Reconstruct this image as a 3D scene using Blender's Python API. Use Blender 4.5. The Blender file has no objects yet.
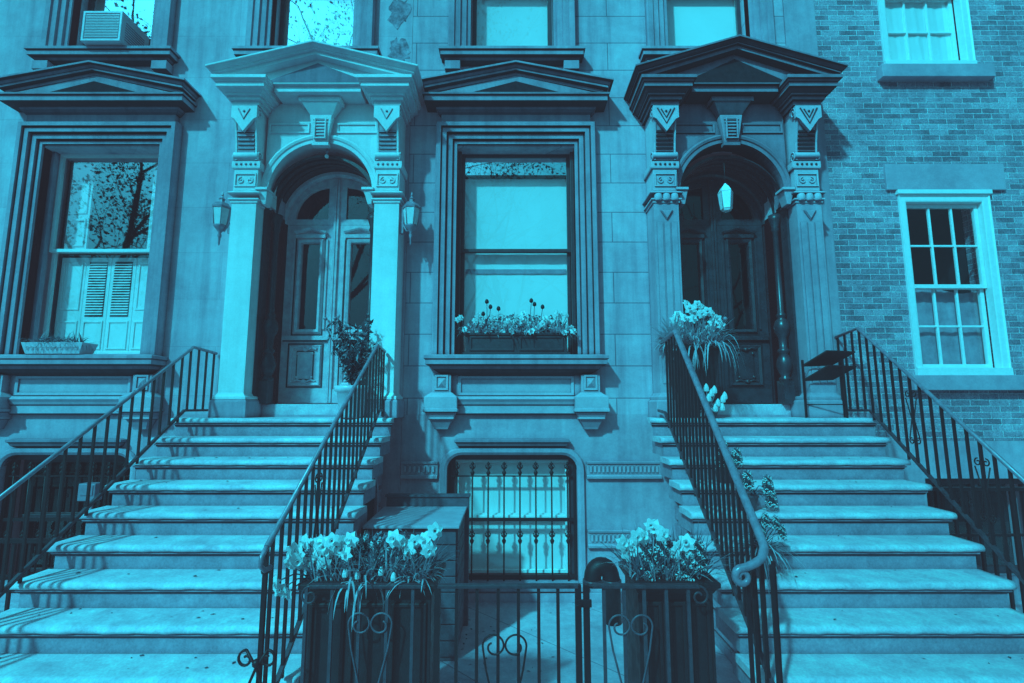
import bpy, math, random
from mathutils import Vector
R = math.radians
C = bpy.context.scene.collection
sc = bpy.context.scene

# ------------------------------------------------------------------ materials
LIFT = (0.0145, 0.0165, 0.0230, 1)      # faint glow given to every opaque material, lifting blacks like a faded print

def new_mat(name):
    m = bpy.data.materials.new(name); m.use_nodes = True
    nt = m.node_tree
    for n in list(nt.nodes): nt.nodes.remove(n)
    out = nt.nodes.new('ShaderNodeOutputMaterial')
    b = nt.nodes.new('ShaderNodeBsdfPrincipled')
    nt.links.new(b.outputs[0], out.inputs[0])
    b.inputs['Emission Color'].default_value = LIFT
    b.inputs['Emission Strength'].default_value = 1.0
    return m, nt, b

def N(nt, t, **kw):
    n = nt.nodes.new(t)
    for k, v in kw.items(): setattr(n, k, v)
    return n

def math_node(nt, op, a, b=None, c=None):
    n = N(nt, 'ShaderNodeMath', operation=op)
    for i, v in enumerate((a, b, c)):
        if v is None: continue
        if isinstance(v, (int, float)): n.inputs[i].default_value = v
        else: nt.links.new(v, n.inputs[i])
    return n.outputs[0]

def noise(nt, vec, scale, detail=6, rough=.6, dist=0):
    n = N(nt, 'ShaderNodeTexNoise'); n.inputs['Scale'].default_value = scale
    n.inputs['Detail'].default_value = detail; n.inputs['Roughness'].default_value = rough
    n.inputs['Distortion'].default_value = dist
    nt.links.new(vec, n.inputs['Vector'])
    return n.outputs['Fac']

def remap(nt, v, a, b, c, d):
    n = N(nt, 'ShaderNodeMapRange'); nt.links.new(v, n.inputs[0])
    for i, x in enumerate((a, b, c, d)): n.inputs[i+1].default_value = x
    return n.outputs[0]

def pos(nt):
    return N(nt, 'ShaderNodeNewGeometry').outputs['Position']

def grey(nt, v, sock):
    # duotone print: mid tones lean to blue, pale ones to cyan
    c = N(nt, 'ShaderNodeCombineColor')
    nt.links.new(math_node(nt, 'MULTIPLY', v, math_node(nt, 'MAXIMUM', math_node(nt, 'MULTIPLY_ADD', v, -1.0, 1.5), .75)), c.inputs[0])
    nt.links.new(v, c.inputs[1])
    nt.links.new(math_node(nt, 'MULTIPLY', v, math_node(nt, 'MAXIMUM', math_node(nt, 'MULTIPLY_ADD', v, -.47, 1.36), 1.0)), c.inputs[2])
    nt.links.new(c.outputs[0], sock)

def stone(name, v, rough=.85, big=.25, fine=.12, bump=.25, coarse=1.3, finesc=60, joints=None, streak=0.0, recess_shade=.35, under=1.0, spec=.3):
    """weathered mineral surface: large stains, fine grain, rain streaks, dirt and painted shade in creases"""
    m, nt, b = new_mat(name)
    P = pos(nt)
    a = remap(nt, noise(nt, P, coarse, 5, .65, .4), .3, .7, 1-big, 1+big*.8)
    f = remap(nt, noise(nt, P, finesc, 4, .7), .25, .75, 1-fine, 1+fine)
    val = math_node(nt, 'MULTIPLY', a, f)
    md = remap(nt, noise(nt, P, 9, 5, .7), .35, .7, 1-fine*.8, 1+fine*.7)
    val = math_node(nt, 'MULTIPLY', val, md)
    if streak:
        mp = N(nt, 'ShaderNodeMapping'); mp.inputs['Scale'].default_value = (7, 7, .55)
        nt.links.new(P, mp.inputs[0])
        s = remap(nt, noise(nt, mp.outputs[0], 1, 4, .6), .45, .72, 1, 1-streak)
        val = math_node(nt, 'MULTIPLY', val, s)
    h = math_node(nt, 'MULTIPLY', noise(nt, P, finesc*.5, 6, .75), .6)
    if joints:
        w, hh, mort, dark = joints
        sx = N(nt, 'ShaderNodeSeparateXYZ'); nt.links.new(P, sx.inputs[0])
        cx = N(nt, 'ShaderNodeCombineXYZ')
        nt.links.new(math_node(nt, 'ADD', sx.outputs[0], sx.outputs[1]), cx.inputs[0])
        nt.links.new(math_node(nt, 'ADD', sx.outputs[2], .02), cx.inputs[1])
        br = N(nt, 'ShaderNodeTexBrick'); nt.links.new(cx.outputs[0], br.inputs['Vector'])
        br.inputs['Scale'].default_value = 1; br.inputs['Brick Width'].default_value = w
        br.inputs['Row Height'].default_value = hh; br.inputs['Mortar Size'].default_value = mort
        br.inputs['Mortar Smooth'].default_value = .3
        br.inputs['Color1'].default_value = (.94,)*3+(1,); br.inputs['Color2'].default_value = (1.05,)*3+(1,)
        br.inputs['Mortar'].default_value = (dark,)*3+(1,)
        bw = N(nt, 'ShaderNodeRGBToBW'); nt.links.new(br.outputs[0], bw.inputs[0])
        val = math_node(nt, 'MULTIPLY', val, bw.outputs[0])
        h = math_node(nt, 'SUBTRACT', h, math_node(nt, 'MULTIPLY', br.outputs['Fac'], 1.5))
    if recess_shade:  # occlusion darkens the colour: crease shade painted in along with dirt
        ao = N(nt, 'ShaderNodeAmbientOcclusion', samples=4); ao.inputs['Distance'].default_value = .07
        g = remap(nt, ao.outputs['AO'], .22, .88, 1-recess_shade, 1)
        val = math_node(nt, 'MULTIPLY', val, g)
    if under < 1:        # shade painted into the colour of downward-facing undersides
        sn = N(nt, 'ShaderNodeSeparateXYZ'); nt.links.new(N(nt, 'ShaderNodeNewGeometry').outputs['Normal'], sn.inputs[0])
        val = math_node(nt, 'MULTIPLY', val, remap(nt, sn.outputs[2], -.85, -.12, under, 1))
    val = math_node(nt, 'MULTIPLY', val, v)
    grey(nt, val, b.inputs['Base Color'])
    bp = N(nt, 'ShaderNodeBump'); bp.inputs['Strength'].default_value = bump; bp.inputs['Distance'].default_value = .01
    nt.links.new(h, bp.inputs['Height']); nt.links.new(bp.outputs[0], b.inputs['Normal'])
    b.inputs['Roughness'].default_value = rough
    b.inputs['Specular IOR Level'].default_value = spec
    return m

def brick_mat(name):
    m, nt, b = new_mat(name)
    P = pos(nt)
    sx = N(nt, 'ShaderNodeSeparateXYZ'); nt.links.new(P, sx.inputs[0])
    wob = math_node(nt, 'MULTIPLY', math_node(nt, 'SUBTRACT', noise(nt, P, 5, 3, .6), .5), .012)
    cx = N(nt, 'ShaderNodeCombineXYZ')
    nt.links.new(math_node(nt, 'ADD', math_node(nt, 'ADD', sx.outputs[0], sx.outputs[1]), wob), cx.inputs[0])
    nt.links.new(math_node(nt, 'ADD', sx.outputs[2], wob), cx.inputs[1])
    br = N(nt, 'ShaderNodeTexBrick'); nt.links.new(cx.outputs[0], br.inputs['Vector'])
    br.inputs['Scale'].default_value = 1; br.inputs['Brick Width'].default_value = .215
    br.inputs['Row Height'].default_value = .0675; br.inputs['Mortar Size'].default_value = .0055
    br.inputs['Mortar Smooth'].default_value = .4; br.inputs['Bias'].default_value = -.1
    br.inputs['Color1'].default_value = (.13,)*3+(1,); br.inputs['Color2'].default_value = (.32,)*3+(1,)
    br.inputs['Mortar'].default_value = (.50,)*3+(1,)
    bw = N(nt, 'ShaderNodeRGBToBW'); nt.links.new(br.outputs[0], bw.inputs[0])
    st = remap(nt, noise(nt, P, 1.3, 6, .75, .6), .35, .68, .72, 1.35)
    f = remap(nt, noise(nt, P, 70, 6, .8), .33, .67, .3, 1.75)
    eff = remap(nt, noise(nt, P, 2.9, 8, .8, .3), .48, .72, 0, .22)
    v = math_node(nt, 'MULTIPLY', math_node(nt, 'MULTIPLY', bw.outputs[0], st), f)
    v = math_node(nt, 'ADD', v, eff)
    grey(nt, v, b.inputs['Base Color'])
    h = math_node(nt, 'SUBTRACT', math_node(nt, 'MULTIPLY', noise(nt, P, 40, 5, .7), .7), br.outputs['Fac'])
    bp = N(nt, 'ShaderNodeBump'); bp.inputs['Strength'].default_value = .9; bp.inputs['Distance'].default_value = .010
    nt.links.new(h, bp.inputs['Height']); nt.links.new(bp.outputs[0], b.inputs['Normal'])
    b.inputs['Roughness'].default_value = .9
    return m

def paint(name, v, rough=.5, var=.15, bump=.08, spec=.4, sc_=18, metal=0):
    m, nt, b = new_mat(name)
    P = pos(nt)
    val = math_node(nt, 'MULTIPLY', remap(nt, noise(nt, P, sc_, 6, .7), .3, .7, 1-var, 1+var), v)
    grey(nt, val, b.inputs['Base Color'])
    bp = N(nt, 'ShaderNodeBump'); bp.inputs['Strength'].default_value = bump; bp.inputs['Distance'].default_value = .004
    nt.links.new(noise(nt, P, sc_*5, 5, .7), bp.inputs['Height']); nt.links.new(bp.outputs[0], b.inputs['Normal'])
    r = remap(nt, noise(nt, P, sc_*.6, 3, .6), .3, .7, max(.05, rough-.12), min(1, rough+.12))
    nt.links.new(r, b.inputs['Roughness'])
    b.inputs['Specular IOR Level'].default_value = spec
    b.inputs['Metallic'].default_value = metal
    return m

def leafmat(name, v, var=.4):
    m, nt, b = new_mat(name)
    P = pos(nt)
    val = math_node(nt, 'MULTIPLY', remap(nt, noise(nt, P, 28, 3, .6), .3, .7, 1-var, 1+var), v)
    grey(nt, val, b.inputs['Base Color'])
    b.inputs['Roughness'].default_value = .55
    tr = N(nt, 'ShaderNodeBsdfTranslucent'); grey(nt, val, tr.inputs[0])
    mx = N(nt, 'ShaderNodeMixShader'); mx.inputs[0].default_value = .3
    nt.links.new(b.outputs[0], mx.inputs[1]); nt.links.new(tr.outputs[0], mx.inputs[2])
    out = [n for n in nt.nodes if n.type == 'OUTPUT_MATERIAL'][0]
    nt.links.new(mx.outputs[0], out.inputs[0])
    return m

def glass(name, refl, wav=.02):
    m = bpy.data.materials.new(name); m.use_nodes = True; nt = m.node_tree
    for n in list(nt.nodes): nt.nodes.remove(n)
    out = N(nt, 'ShaderNodeOutputMaterial')
    t = N(nt, 'ShaderNodeBsdfTransparent'); t.inputs[0].default_value = (.97, .97, .97, 1)
    g = N(nt, 'ShaderNodeBsdfGlossy'); g.inputs['Roughness'].default_value = .015
    g.inputs[0].default_value = (1, 1, 1, 1); wav *= .15
    fr = N(nt, 'ShaderNodeLayerWeight'); fr.inputs[0].default_value = .5
    f = math_node(nt, 'MINIMUM', math_node(nt, 'MULTIPLY_ADD', math_node(nt, 'POWER', fr.outputs['Facing'], 4.0), .6, refl), 1.0)
    bp = N(nt, 'ShaderNodeBump'); bp.inputs['Strength'].default_value = .12; bp.inputs['Distance'].default_value = wav
    nt.links.new(noise(nt, pos(nt), 2.2, 2, .5), bp.inputs['Height'])
    nt.links.new(bp.outputs[0], g.inputs['Normal'])
    mx = N(nt, 'ShaderNodeMixShader'); nt.links.new(f, mx.inputs[0])
    nt.links.new(t.outputs[0], mx.inputs[1]); nt.links.new(g.outputs[0], mx.inputs[2])
    nt.links.new(mx.outputs[0], out.inputs[0])
    return m

M = {}
M['stucco_left'] = stone('smooth_stucco', .50, big=.26, joints=(2.2, .54, .004, .8), streak=.35, recess_shade=.25)
M['stucco_mid'] = stone('brownstone_ashlar', .46, big=.3, joints=(1.15, .355, .006, .38), streak=.35, recess_shade=.25)
M['base'] = stone('basement_stucco', .40, big=.3, streak=.25)
M['trim'] = stone('brownstone_trim', .36, big=.25, bump=.15, streak=.35, recess_shade=.92, under=.06)
M['trim_light'] = stone('pale_sill_stone', .46, big=.25, bump=.15, recess_shade=.88, under=.12)
M['white_stone'] = stone('white_painted_stone', .88, big=.10, fine=.07, bump=.12, streak=.12, recess_shade=.45, under=.7)
M['dark_stone'] = stone('dark_brownstone', .22, big=.25, bump=.15, streak=.35, recess_shade=.92, under=.06)
M['mid_stone'] = stone('worn_brownstone', .38, big=.25, bump=.15, streak=.2, recess_shade=.88, under=.12)
M['pale_carving'] = stone('pale_carving', .52, big=.2, bump=.2, recess_shade=.8, under=.3)
M['tread'] = stone('worn_step_tread', .61, big=.28, fine=.22, bump=.3, coarse=3.2, recess_shade=.5)
M['riser'] = stone('step_riser', .29, big=.3, fine=.22, bump=.2, coarse=2.2, recess_shade=.5)
M['sidewall'] = stone('stoop_sidewall', .22, big=.35, bump=.3, streak=.3)
M['paving'] = stone('areaway_slabs', .45, big=.4, fine=.2, bump=.2, joints=(1.2, .8, .008, .4))
M['ground'] = stone('concrete_pavement', .16, big=.2, fine=.15, bump=.2, recess_shade=0)
M['asphalt'] = stone('asphalt', .06, big=.2, fine=.3, bump=.4, recess_shade=0)
M['brick'] = brick_mat('old_brick')
M['lintel'] = stone('stone_lintel', .36, big=.3, bump=.15)
M['iron'] = paint('black_iron', .009, .5, .3, .25, .25)
M['iron_worn'] = paint('worn_iron', .035, .42, .5, .3, .4)
M['handrail'] = paint('worn_handrail', .2, .34, .4, .2, .7)
M['door_dark'] = paint('dark_varnished_wood', .032, .32, .4, .1, .5, 9)
M['door_pale'] = paint('weathered_painted_wood', .55, .5, .3, .15, .4, 9)
M['frame_dark'] = paint('dark_window_frame', .03, .45, .3, .1)
M['frame_white'] = paint('white_painted_frame', .82, .45, .07, .08)
M['shutter'] = paint('white_shutter', .85, .5, .06, .05)
M['blind'] = paint('cream_blind', .86, .9, .04, .05, .1, 3)
M['curtain'] = paint('grey_curtain', .30, .9, .3, .1, .1, 6)
M['interior'] = paint('dark_interior', .02, .9, .3, .05, .1, 3)
M['interior_mid'] = paint('dim_interior', .10, .9, .4, .05, .1, 2)
M['box_dark'] = paint('dark_planter_paint', .011, .5, .35, .2)
M['box_wood'] = paint('grey_weathered_boards', .07, .7, .35, .3, .3, 12)
M['lid'] = paint('pale_lid', .38, .55, .2, .2, .3, 7)
M['pot_pale'] = paint('pale_glazed_pot', .55, .4, .12, .1)
M['pot_dark'] = paint('dark_pot', .05, .5, .3, .1)
M['ac'] = paint('white_metal_case', .62, .4, .08, .05)
M['ac_grille'] = paint('grey_grille', .22, .5, .15, .05)
M['lantern_metal'] = paint('lantern_metal', .24, .35, .4, .1, .6)
M['frosted'] = paint('frosted_lantern_glass', .8, .25, .12, .05, .6)
M['lamp_white'] = paint('white_lantern_glass', .95, .3, .05, .02, .5)
M['leaf'] = leafmat('green_leaf', .16)
M['leaf_dark'] = leafmat('dark_leaf', .06)
M['leaf_pale'] = leafmat('pale_leaf', .52, .25)
M['petal'] = leafmat('pale_petal', .92, .06)
M['petal_mid'] = leafmat('mid_petal', .24, .6)
M['petal_dark'] = leafmat('dark_petal', .02, .3)
M['straw'] = leafmat('dry_straw', .4, .4)
M['bark'] = paint('bark', .07, .9, .4, .4, .1)
M['glass_win'] = glass('window_glass', .10)
M['glass_mirror'] = glass('sky_reflecting_glass', .92, .03)
M['glass_tall'] = glass('tall_pane_glass', .42, .03)
M['glass_half'] = glass('half_reflecting_glass', .26, .03)
M['scroll_iron'] = paint('scroll_iron', .085, .4, .4, .2, .5)
M['recess_shade'] = paint('painted_shade', .02, .9, .3, .1, .1)  # near-black colour that paints shade into recesses and grooves
M['glass_dark'] = glass('dark_glass', .07)

# ------------------------------------------------------------------ mesh building
class MB:
    def __init__(s): s.v = []; s.f = []; s.m = []; s.sm = []
    def add(s, vs, fs, mi=0, smooth=False):
        o = len(s.v); s.v += [tuple(p) for p in vs]
        for f in fs: s.f.append(tuple(i+o for i in f)); s.m.append(mi); s.sm.append(smooth)
        return s
    def box(s, x0, x1, y0, y1, z0, z1, mi=0):
        if x0 > x1: x0, x1 = x1, x0
        if y0 > y1: y0, y1 = y1, y0
        if z0 > z1: z0, z1 = z1, z0
        v = [(x0,y0,z0),(x1,y0,z0),(x1,y1,z0),(x0,y1,z0),(x0,y0,z1),(x1,y0,z1),(x1,y1,z1),(x0,y1,z1)]
        return s.add(v, [(0,3,2,1),(4,5,6,7),(0,1,5,4),(1,2,6,5),(2,3,7,6),(3,0,4,7)], mi)
    def hexa(s, v, mi=0):   # eight corners, same order as box
        return s.add(v, [(0,3,2,1),(4,5,6,7),(0,1,5,4),(1,2,6,5),(2,3,7,6),(3,0,4,7)], mi)
    def prism(s, poly, y0, y1, mi=0):   # polygon in XZ (counter-clockwise seen from -Y) extruded in Y
        n = len(poly); v = [(x, y0, z) for x, z in poly] + [(x, y1, z) for x, z in poly]
        fs = [tuple(range(n)), tuple(range(2*n-1, n-1, -1))]
        fs += [(i, i+n, (i+1) % n + n, (i+1) % n) for i in range(n)]
        return s.add(v, fs, mi)
    def prism_x(s, poly, x0, x1, mi=0): # polygon in YZ extruded in X
        n = len(poly); v = [(x0, y, z) for y, z in poly] + [(x1, y, z) for y, z in poly]
        fs = [tuple(range(n)), tuple(range(2*n-1, n-1, -1))]
        fs += [(i, i+n, (i+1) % n + n, (i+1) % n) for i in range(n)]
        return s.add(v, fs, mi)
    def prism_z(s, poly, z0, z1, mi=0):
        n = len(poly); v = [(x, y, z0) for x, y in poly] + [(x, y, z1) for x, y in poly]
        fs = [tuple(range(n-1, -1, -1)), tuple(range(n, 2*n))]
        fs += [(i, (i+1) % n, (i+1) % n + n, i+n) for i in range(n)]
        return s.add(v, fs, mi)
    def grid(s, rows, mi=0, smooth=False, close=False):
        n = len(rows[0]); v = [p for r in rows for p in r]; fs = []
        for i in range(len(rows)-1):
            for j in range(n if close else n-1):
                k = (j+1) % n
                fs.append((i*n+j, i*n+k, (i+1)*n+k, (i+1)*n+j))
        return s.add(v, fs, mi, smooth)
    def cornice(s, x0, x1, yf, yb, prof, mi=0):
        """prof: (projection, z) swept round left return, front, right return; top and bottom capped"""
        rows = [[(x0-p, yb, z), (x0-p, yf-p, z), (x1+p, yf-p, z), (x1+p, yb, z)] for p, z in prof]
        s.grid(rows, mi)
        s.add(rows[0], [(0,1,2,3)], mi); s.add(rows[-1], [(3,2,1,0)], mi)
        n = len(rows)
        s.add([r[0] for r in rows], [tuple(range(n))], mi)
        s.add([r[3] for r in rows], [tuple(range(n))], mi)
        return s
    def casing(s, x0, x1, z0, z1, prof, mi=0):
        """prof: (outward offset, y) mitred round two sides and head"""
        rows = [[(x0-o, y, z0), (x0-o, y, z1+o), (x1+o, y, z1+o), (x1+o, y, z0)] for o, y in prof]
        s.grid(rows, mi)
        for k in (0, 3): s.add([r[k] for r in rows], [tuple(range(len(rows)))], mi)
        return s
    def frame(s, x0, x1, z0, z1, prof, mi=0):
        rows = [[(x0-o, y, z0-o), (x0-o, y, z1+o), (x1+o, y, z1+o), (x1+o, y, z0-o)] for o, y in prof]
        return s.grid(rows, mi, close=True)
    def rake(s, x0, x1, xc, zb, za, yf, yb, prof, mi=0):
        """gable moulding; prof: (projection, height above the rake line)"""
        rows = [[(x0-p, yb, zb+h), (x0-p, yf-p, zb+h), (xc, yf-p, za+h), (x1+p, yf-p, zb+h), (x1+p, yb, zb+h)] for p, h in prof]
        s.grid(rows, mi)
        a, b_ = rows[-1], rows[0]
        s.add([a[1], a[2], a[3], a[4], (xc, yb, a[2][2]), a[0]], [(0,1,4,5), (1,2,3,4)], mi)
        s.add([b_[1], b_[2], b_[3], b_[4], (xc, yb, b_[2][2]), b_[0]], [(0,5,4,1), (1,4,3,2)], mi)
        return s
    def arc(s, xc, zc, prof, a0=0, a1=180, n=28, mi=0, smooth=False):
        """prof: (radius, y) swept along an arc in XZ"""
        rows = []
        for i in range(n+1):
            a = R(a0+(a1-a0)*i/n)
            rows.append([(xc+r*math.cos(a), y, zc+r*math.sin(a)) for r, y in prof])
        return s.grid(rows, mi, smooth)
    def archpanel(s, x0, x1, z1, xc, zs, r, yf, yb, mi=0, n=32, z0=None):
        arc_ = []; out = []
        for i in range(n+1):
            a = math.pi*i/n; c, t = math.cos(a), math.sin(a)
            arc_.append((xc+r*c, zs+r*t))
            k = min((x1-xc)/c if c > 1e-6 else 1e9, (xc-x0)/-c if c < -1e-6 else 1e9, (z1-zs)/t if t > 1e-6 else 1e9)
            out.append((xc+k*c, zs+k*t))
        # corners exact
        for cx in (x0, x1):
            j = min(range(n+1), key=lambda i: (out[i][0]-cx)**2+(out[i][1]-z1)**2); out[j] = (cx, z1)
        for y, rev in ((yf, 0), (yb, 1)):
            rows = [[(a[0], y, a[1]), (o[0], y, o[1])] for a, o in zip(arc_, out)]
            s.grid(rows, mi)
        s.grid([[(a[0], yf, a[1]), (a[0], yb, a[1])] for a in arc_], mi)
        s.grid([[(a[0], yf, a[1]), (a[0], yb, a[1])] for a in out], mi)
        if z0 is not None:
            s.box(x0, xc-r, yf, yb, z0, zs, mi); s.box(xc+r, x1, yf, yb, z0, zs, mi)
        return s
    def lathe(s, x, y, prof, n=16, mi=0, smooth=True):
        rows = [[(x+r*math.cos(2*math.pi*k/n), y+r*math.sin(2*math.pi*k/n), z) for k in range(n)] for r, z in prof]
        s.grid(rows, mi, smooth, True)
        s.add(rows[0], [tuple(range(n-1, -1, -1))], mi); s.add(rows[-1], [tuple(range(n))], mi)
        return s
    def tube(s, pts, r, n=8, mi=0, square=False):
        pts = [Vector(p) for p in pts]
        if square: n = 4
        rr = r if isinstance(r, (list, tuple)) else [r]*len(pts)
        rows = []; up = None
        for i, p in enumerate(pts):
            if i == 0: t = pts[1]-pts[0]
            elif i == len(pts)-1: t = pts[-1]-pts[-2]
            else: t = (pts[i+1]-p).normalized()+(p-pts[i-1]).normalized()
            if t.length < 1e-9: t = Vector((0, 0, 1))
            t.normalize()
            if up is None:
                ref = Vector((1, 0, 0)) if abs(t.x) < .9 else Vector((0, 1, 0))
                up = (ref-t*ref.dot(t)).normalized()
            else:
                up = up-t*up.dot(t)
                up = up.normalized() if up.length > 1e-6 else Vector((0, 1, 0))
            sd = t.cross(up)
            off = math.pi/4 if square else 0
            k = 1.414 if square else 1
            rows.append([p+(up*math.cos(2*math.pi*j/n+off)+sd*math.sin(2*math.pi*j/n+off))*rr[i]*k for j in range(n)])
        s.grid(rows, mi, not square, True)
        s.add(rows[0], [tuple(range(n-1, -1, -1))], mi); s.add(rows[-1], [tuple(range(n))], mi)
        return s
    def ball(s, c, r, mi=0, n=10, m=7, sq=1.0):
        rows = []
        for i in range(m+1):
            a = -math.pi/2+math.pi*i/m
            rr = r*max(.02, math.cos(a))
            rows.append([(c[0]+rr*math.cos(2*math.pi*j/n), c[1]+rr*math.sin(2*math.pi*j/n), c[2]+r*sq*math.sin(a)) for j in range(n)])
        return s.grid(rows, mi, True, True)

ORG = {}
def link(name, mb, mats, parent=None, bev=0, loc=None):
    me = bpy.data.meshes.new(name)
    o = Vector(ORG.get(parent.name, (0, 0, 0))) if parent else Vector(loc or (0, 0, 0))
    me.from_pydata([tuple(Vector(v)-o) for v in mb.v], [], mb.f)
    if not isinstance(mats, (list, tuple)): mats = [mats]
    for m in mats: me.materials.append(M[m] if isinstance(m, str) else m)
    me.polygons.foreach_set('material_index', mb.m)
    me.polygons.foreach_set('use_smooth', mb.sm)
    me.update()
    import bmesh
    bm = bmesh.new(); bm.from_mesh(me)
    bmesh.ops.remove_doubles(bm, verts=bm.verts, dist=1e-5)
    bmesh.ops.recalc_face_normals(bm, faces=bm.faces); bm.to_mesh(me); bm.free()
    ob = bpy.data.objects.new(name, me); C.objects.link(ob)
    if parent: ob.parent = parent; ORG[ob.name] = tuple(o)
    else: ob.location = o; ORG[ob.name] = tuple(o)
    if bev:
        b = ob.modifiers.new('bevel', 'BEVEL'); b.width = bev; b.segments = 2; b.limit_method = 'ANGLE'; b.angle_limit = R(35)
        b.use_clamp_overlap = True
    return ob

def tag(o, label=None, cat=None, group=None, kind=None):
    if label: o['label'] = label
    if cat: o['category'] = cat
    if group: o['group'] = group
    if kind: o['kind'] = kind
    return o

def thing(name, label, cat, loc, group=None):
    o = bpy.data.objects.new(name, None); C.objects.link(o); o.location = loc; o.empty_display_size = .2
    ORG[o.name] = tuple(loc)
    return tag(o, label, cat, group)

def panel_with_holes(mb, x0, x1, z0, z1, yf, yb, holes, mi=0):
    xs = sorted({x0, x1, *[h[0] for h in holes], *[h[1] for h in holes]})
    zs = sorted({z0, z1, *[h[2] for h in holes], *[h[3] for h in holes]})
    for y in (yf, yb):
        for i in range(len(xs)-1):
            for j in range(len(zs)-1):
                cx, cz = (xs[i]+xs[i+1])/2, (zs[j]+zs[j+1])/2
                if any(h[0] < cx < h[1] and h[2] < cz < h[3] for h in holes): continue
                mb.add([(xs[i], y, zs[j]), (xs[i+1], y, zs[j]), (xs[i+1], y, zs[j+1]), (xs[i], y, zs[j+1])], [(0,1,2,3)], mi)
    def ring(a, b, c, d):
        mb.add([(a, yf, c), (b, yf, c), (b, yf, d), (a, yf, d), (a, yb, c), (b, yb, c), (b, yb, d), (a, yb, d)],
               [(0,1,5,4), (1,2,6,5), (2,3,7,6), (3,0,4,7)], mi)
    ring(x0, x1, z0, z1)
    for h in holes: ring(*h)

def blade(mb, base, direction, length, width, droop, segs=5, mi=0, rnd=random):
    """one curved strap leaf"""
    d = Vector(direction).normalized(); p = Vector(base)
    side = d.cross(Vector((0, 0, 1)))
    if side.length < .05: side = Vector((rnd.uniform(-1, 1), rnd.uniform(-1, 1), 0))
    side.normalize(); rows = []
    for i in range(segs+1):
        t = i/segs
        w = width*(.65+.9*t-1.5*t*t) if t < 1 else .0006
        w = max(w, .0006)
        rows.append([tuple(p-side*w/2), tuple(p+side*w/2)])
        d = (d+Vector((0, 0, -droop/segs))).normalized()
        p = p+d*length/segs
    mb.grid(rows, mi, True)

def leaflet(mb, p, n, size, rnd, mi=0, ratio=.45):
    n = Vector(n).normalized(); a = n.orthogonal().normalized(); a.rotate(__import__('mathutils').Quaternion(n, rnd.uniform(0, 6.28)))
    b = n.cross(a); p = Vector(p)
    mb.add([p, p+a*size*.5+b*size*ratio*.5+n*size*.08, p+a*size, p+a*size*.5-b*size*ratio*.5+n*size*.08], [(0,1,2,3)], mi)

def daffodil(mb, c, d, s, rnd):
    """six petals round a trumpet, facing d"""
    c = Vector(c); d = Vector(d).normalized(); a = d.orthogonal().normalized(); b = d.cross(a)
    r0 = rnd.uniform(0, 1)
    for k in range(6):
        t = r0+k*math.pi/3; u = a*math.cos(t)+b*math.sin(t); w = d.cross(u)
        tip = c+u*s-d*s*rnd.uniform(-.05, .3)
        mb.add([c+u*s*.1, c+u*s*.5+w*s*.42+d*s*.02, c+u*s*.85+w*s*.2-d*s*.05, tip, c+u*s*.85-w*s*.2-d*s*.05, c+u*s*.5-w*s*.42+d*s*.02], [(0,1,2,3,4,5)], 0, False)
    rows = []
    for i in range(4):
        t = i/3; r = s*(.16+.05*t+(.12 if i == 3 else 0))
        rows.append([tuple(c+d*s*.55*t+(a*math.cos(2*math.pi*j/8)+b*math.sin(2*math.pi*j/8))*r) for j in range(8)])
    mb.grid(rows, 1, True, True)

def spiral(cx, cz, r0, r1, a0, turns, n=22):
    return [(cx+(r0+(r1-r0)*i/n)*math.cos(a0+turns*2*math.pi*i/n), cz+(r0+(r1-r0)*i/n)*math.sin(a0+turns*2*math.pi*i/n)) for i in range(n+1)]

# ------------------------------------------------------------------ houses
WT = .36                                # wall thickness
XC_W = {'left': -4.80, 'mid': .045}
PX1, PX2 = -2.15, 2.465
LAND = 1.905
ZTOP = 8.6

def glazing(par, x0, x1, z0, z1, zm, y, framemat, fw=.05, glassmat='glass_win', glassmat_low=None, muntin=None, strip=None):
    """two sliding sashes; frames and panes are sub-parts of the window"""
    up = MB()
    def sash(mb, a, b, c, d, yy):
        mb.box(a, a+fw, yy, yy+.04, c, d); mb.box(b-fw, b, yy, yy+.04, c, d)
        mb.box(a+fw, b-fw, yy+.001, yy+.039, c, c+fw); mb.box(a+fw, b-fw, yy+.001, yy+.039, d-fw, d)
        if muntin:
            nx, nz = muntin
            for i in range(1, nx):
                xx = a+fw+(b-a-2*fw)*i/nx; mb.box(xx-.011, xx+.011, yy+.004, yy+.034, c+fw, d-fw)
            for j in range(1, nz):
                zz = c+fw+(d-c-2*fw)*j/nz; mb.box(a+fw, b-fw, yy+.006, yy+.032, zz-.011, zz+.011)
    sash(up, x0, x1, zm-.02, z1, y)
    link('upper_sash', up, framemat, par, .003)
    lo = MB(); sash(lo, x0, x1, z0, zm+.025, y+.045); link('lower_sash', lo, framemat, par, .003)
    g = MB()
    zt = z1-fw
    if strip:
        g.add([(x0+fw, y+.02, strip), (x1-fw, y+.02, strip), (x1-fw, y+.02, zt), (x0+fw, y+.02, zt)], [(0,1,2,3)], 1); zt = strip
    g.add([(x0+fw, y+.02, zm), (x1-fw, y+.02, zm), (x1-fw, y+.02, zt), (x0+fw, y+.02, zt)], [(0,1,2,3)])
    link('glass', g, [glassmat, 'glass_mirror'], par)
    g = MB(); g.add([(x0+fw, y+.065, z0+fw), (x1-fw, y+.065, z0+fw), (x1-fw, y+.065, zm-.01), (x0+fw, y+.065, zm-.01)], [(0,1,2,3)]); link('glass', g, glassmat_low or glassmat, par)

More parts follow.
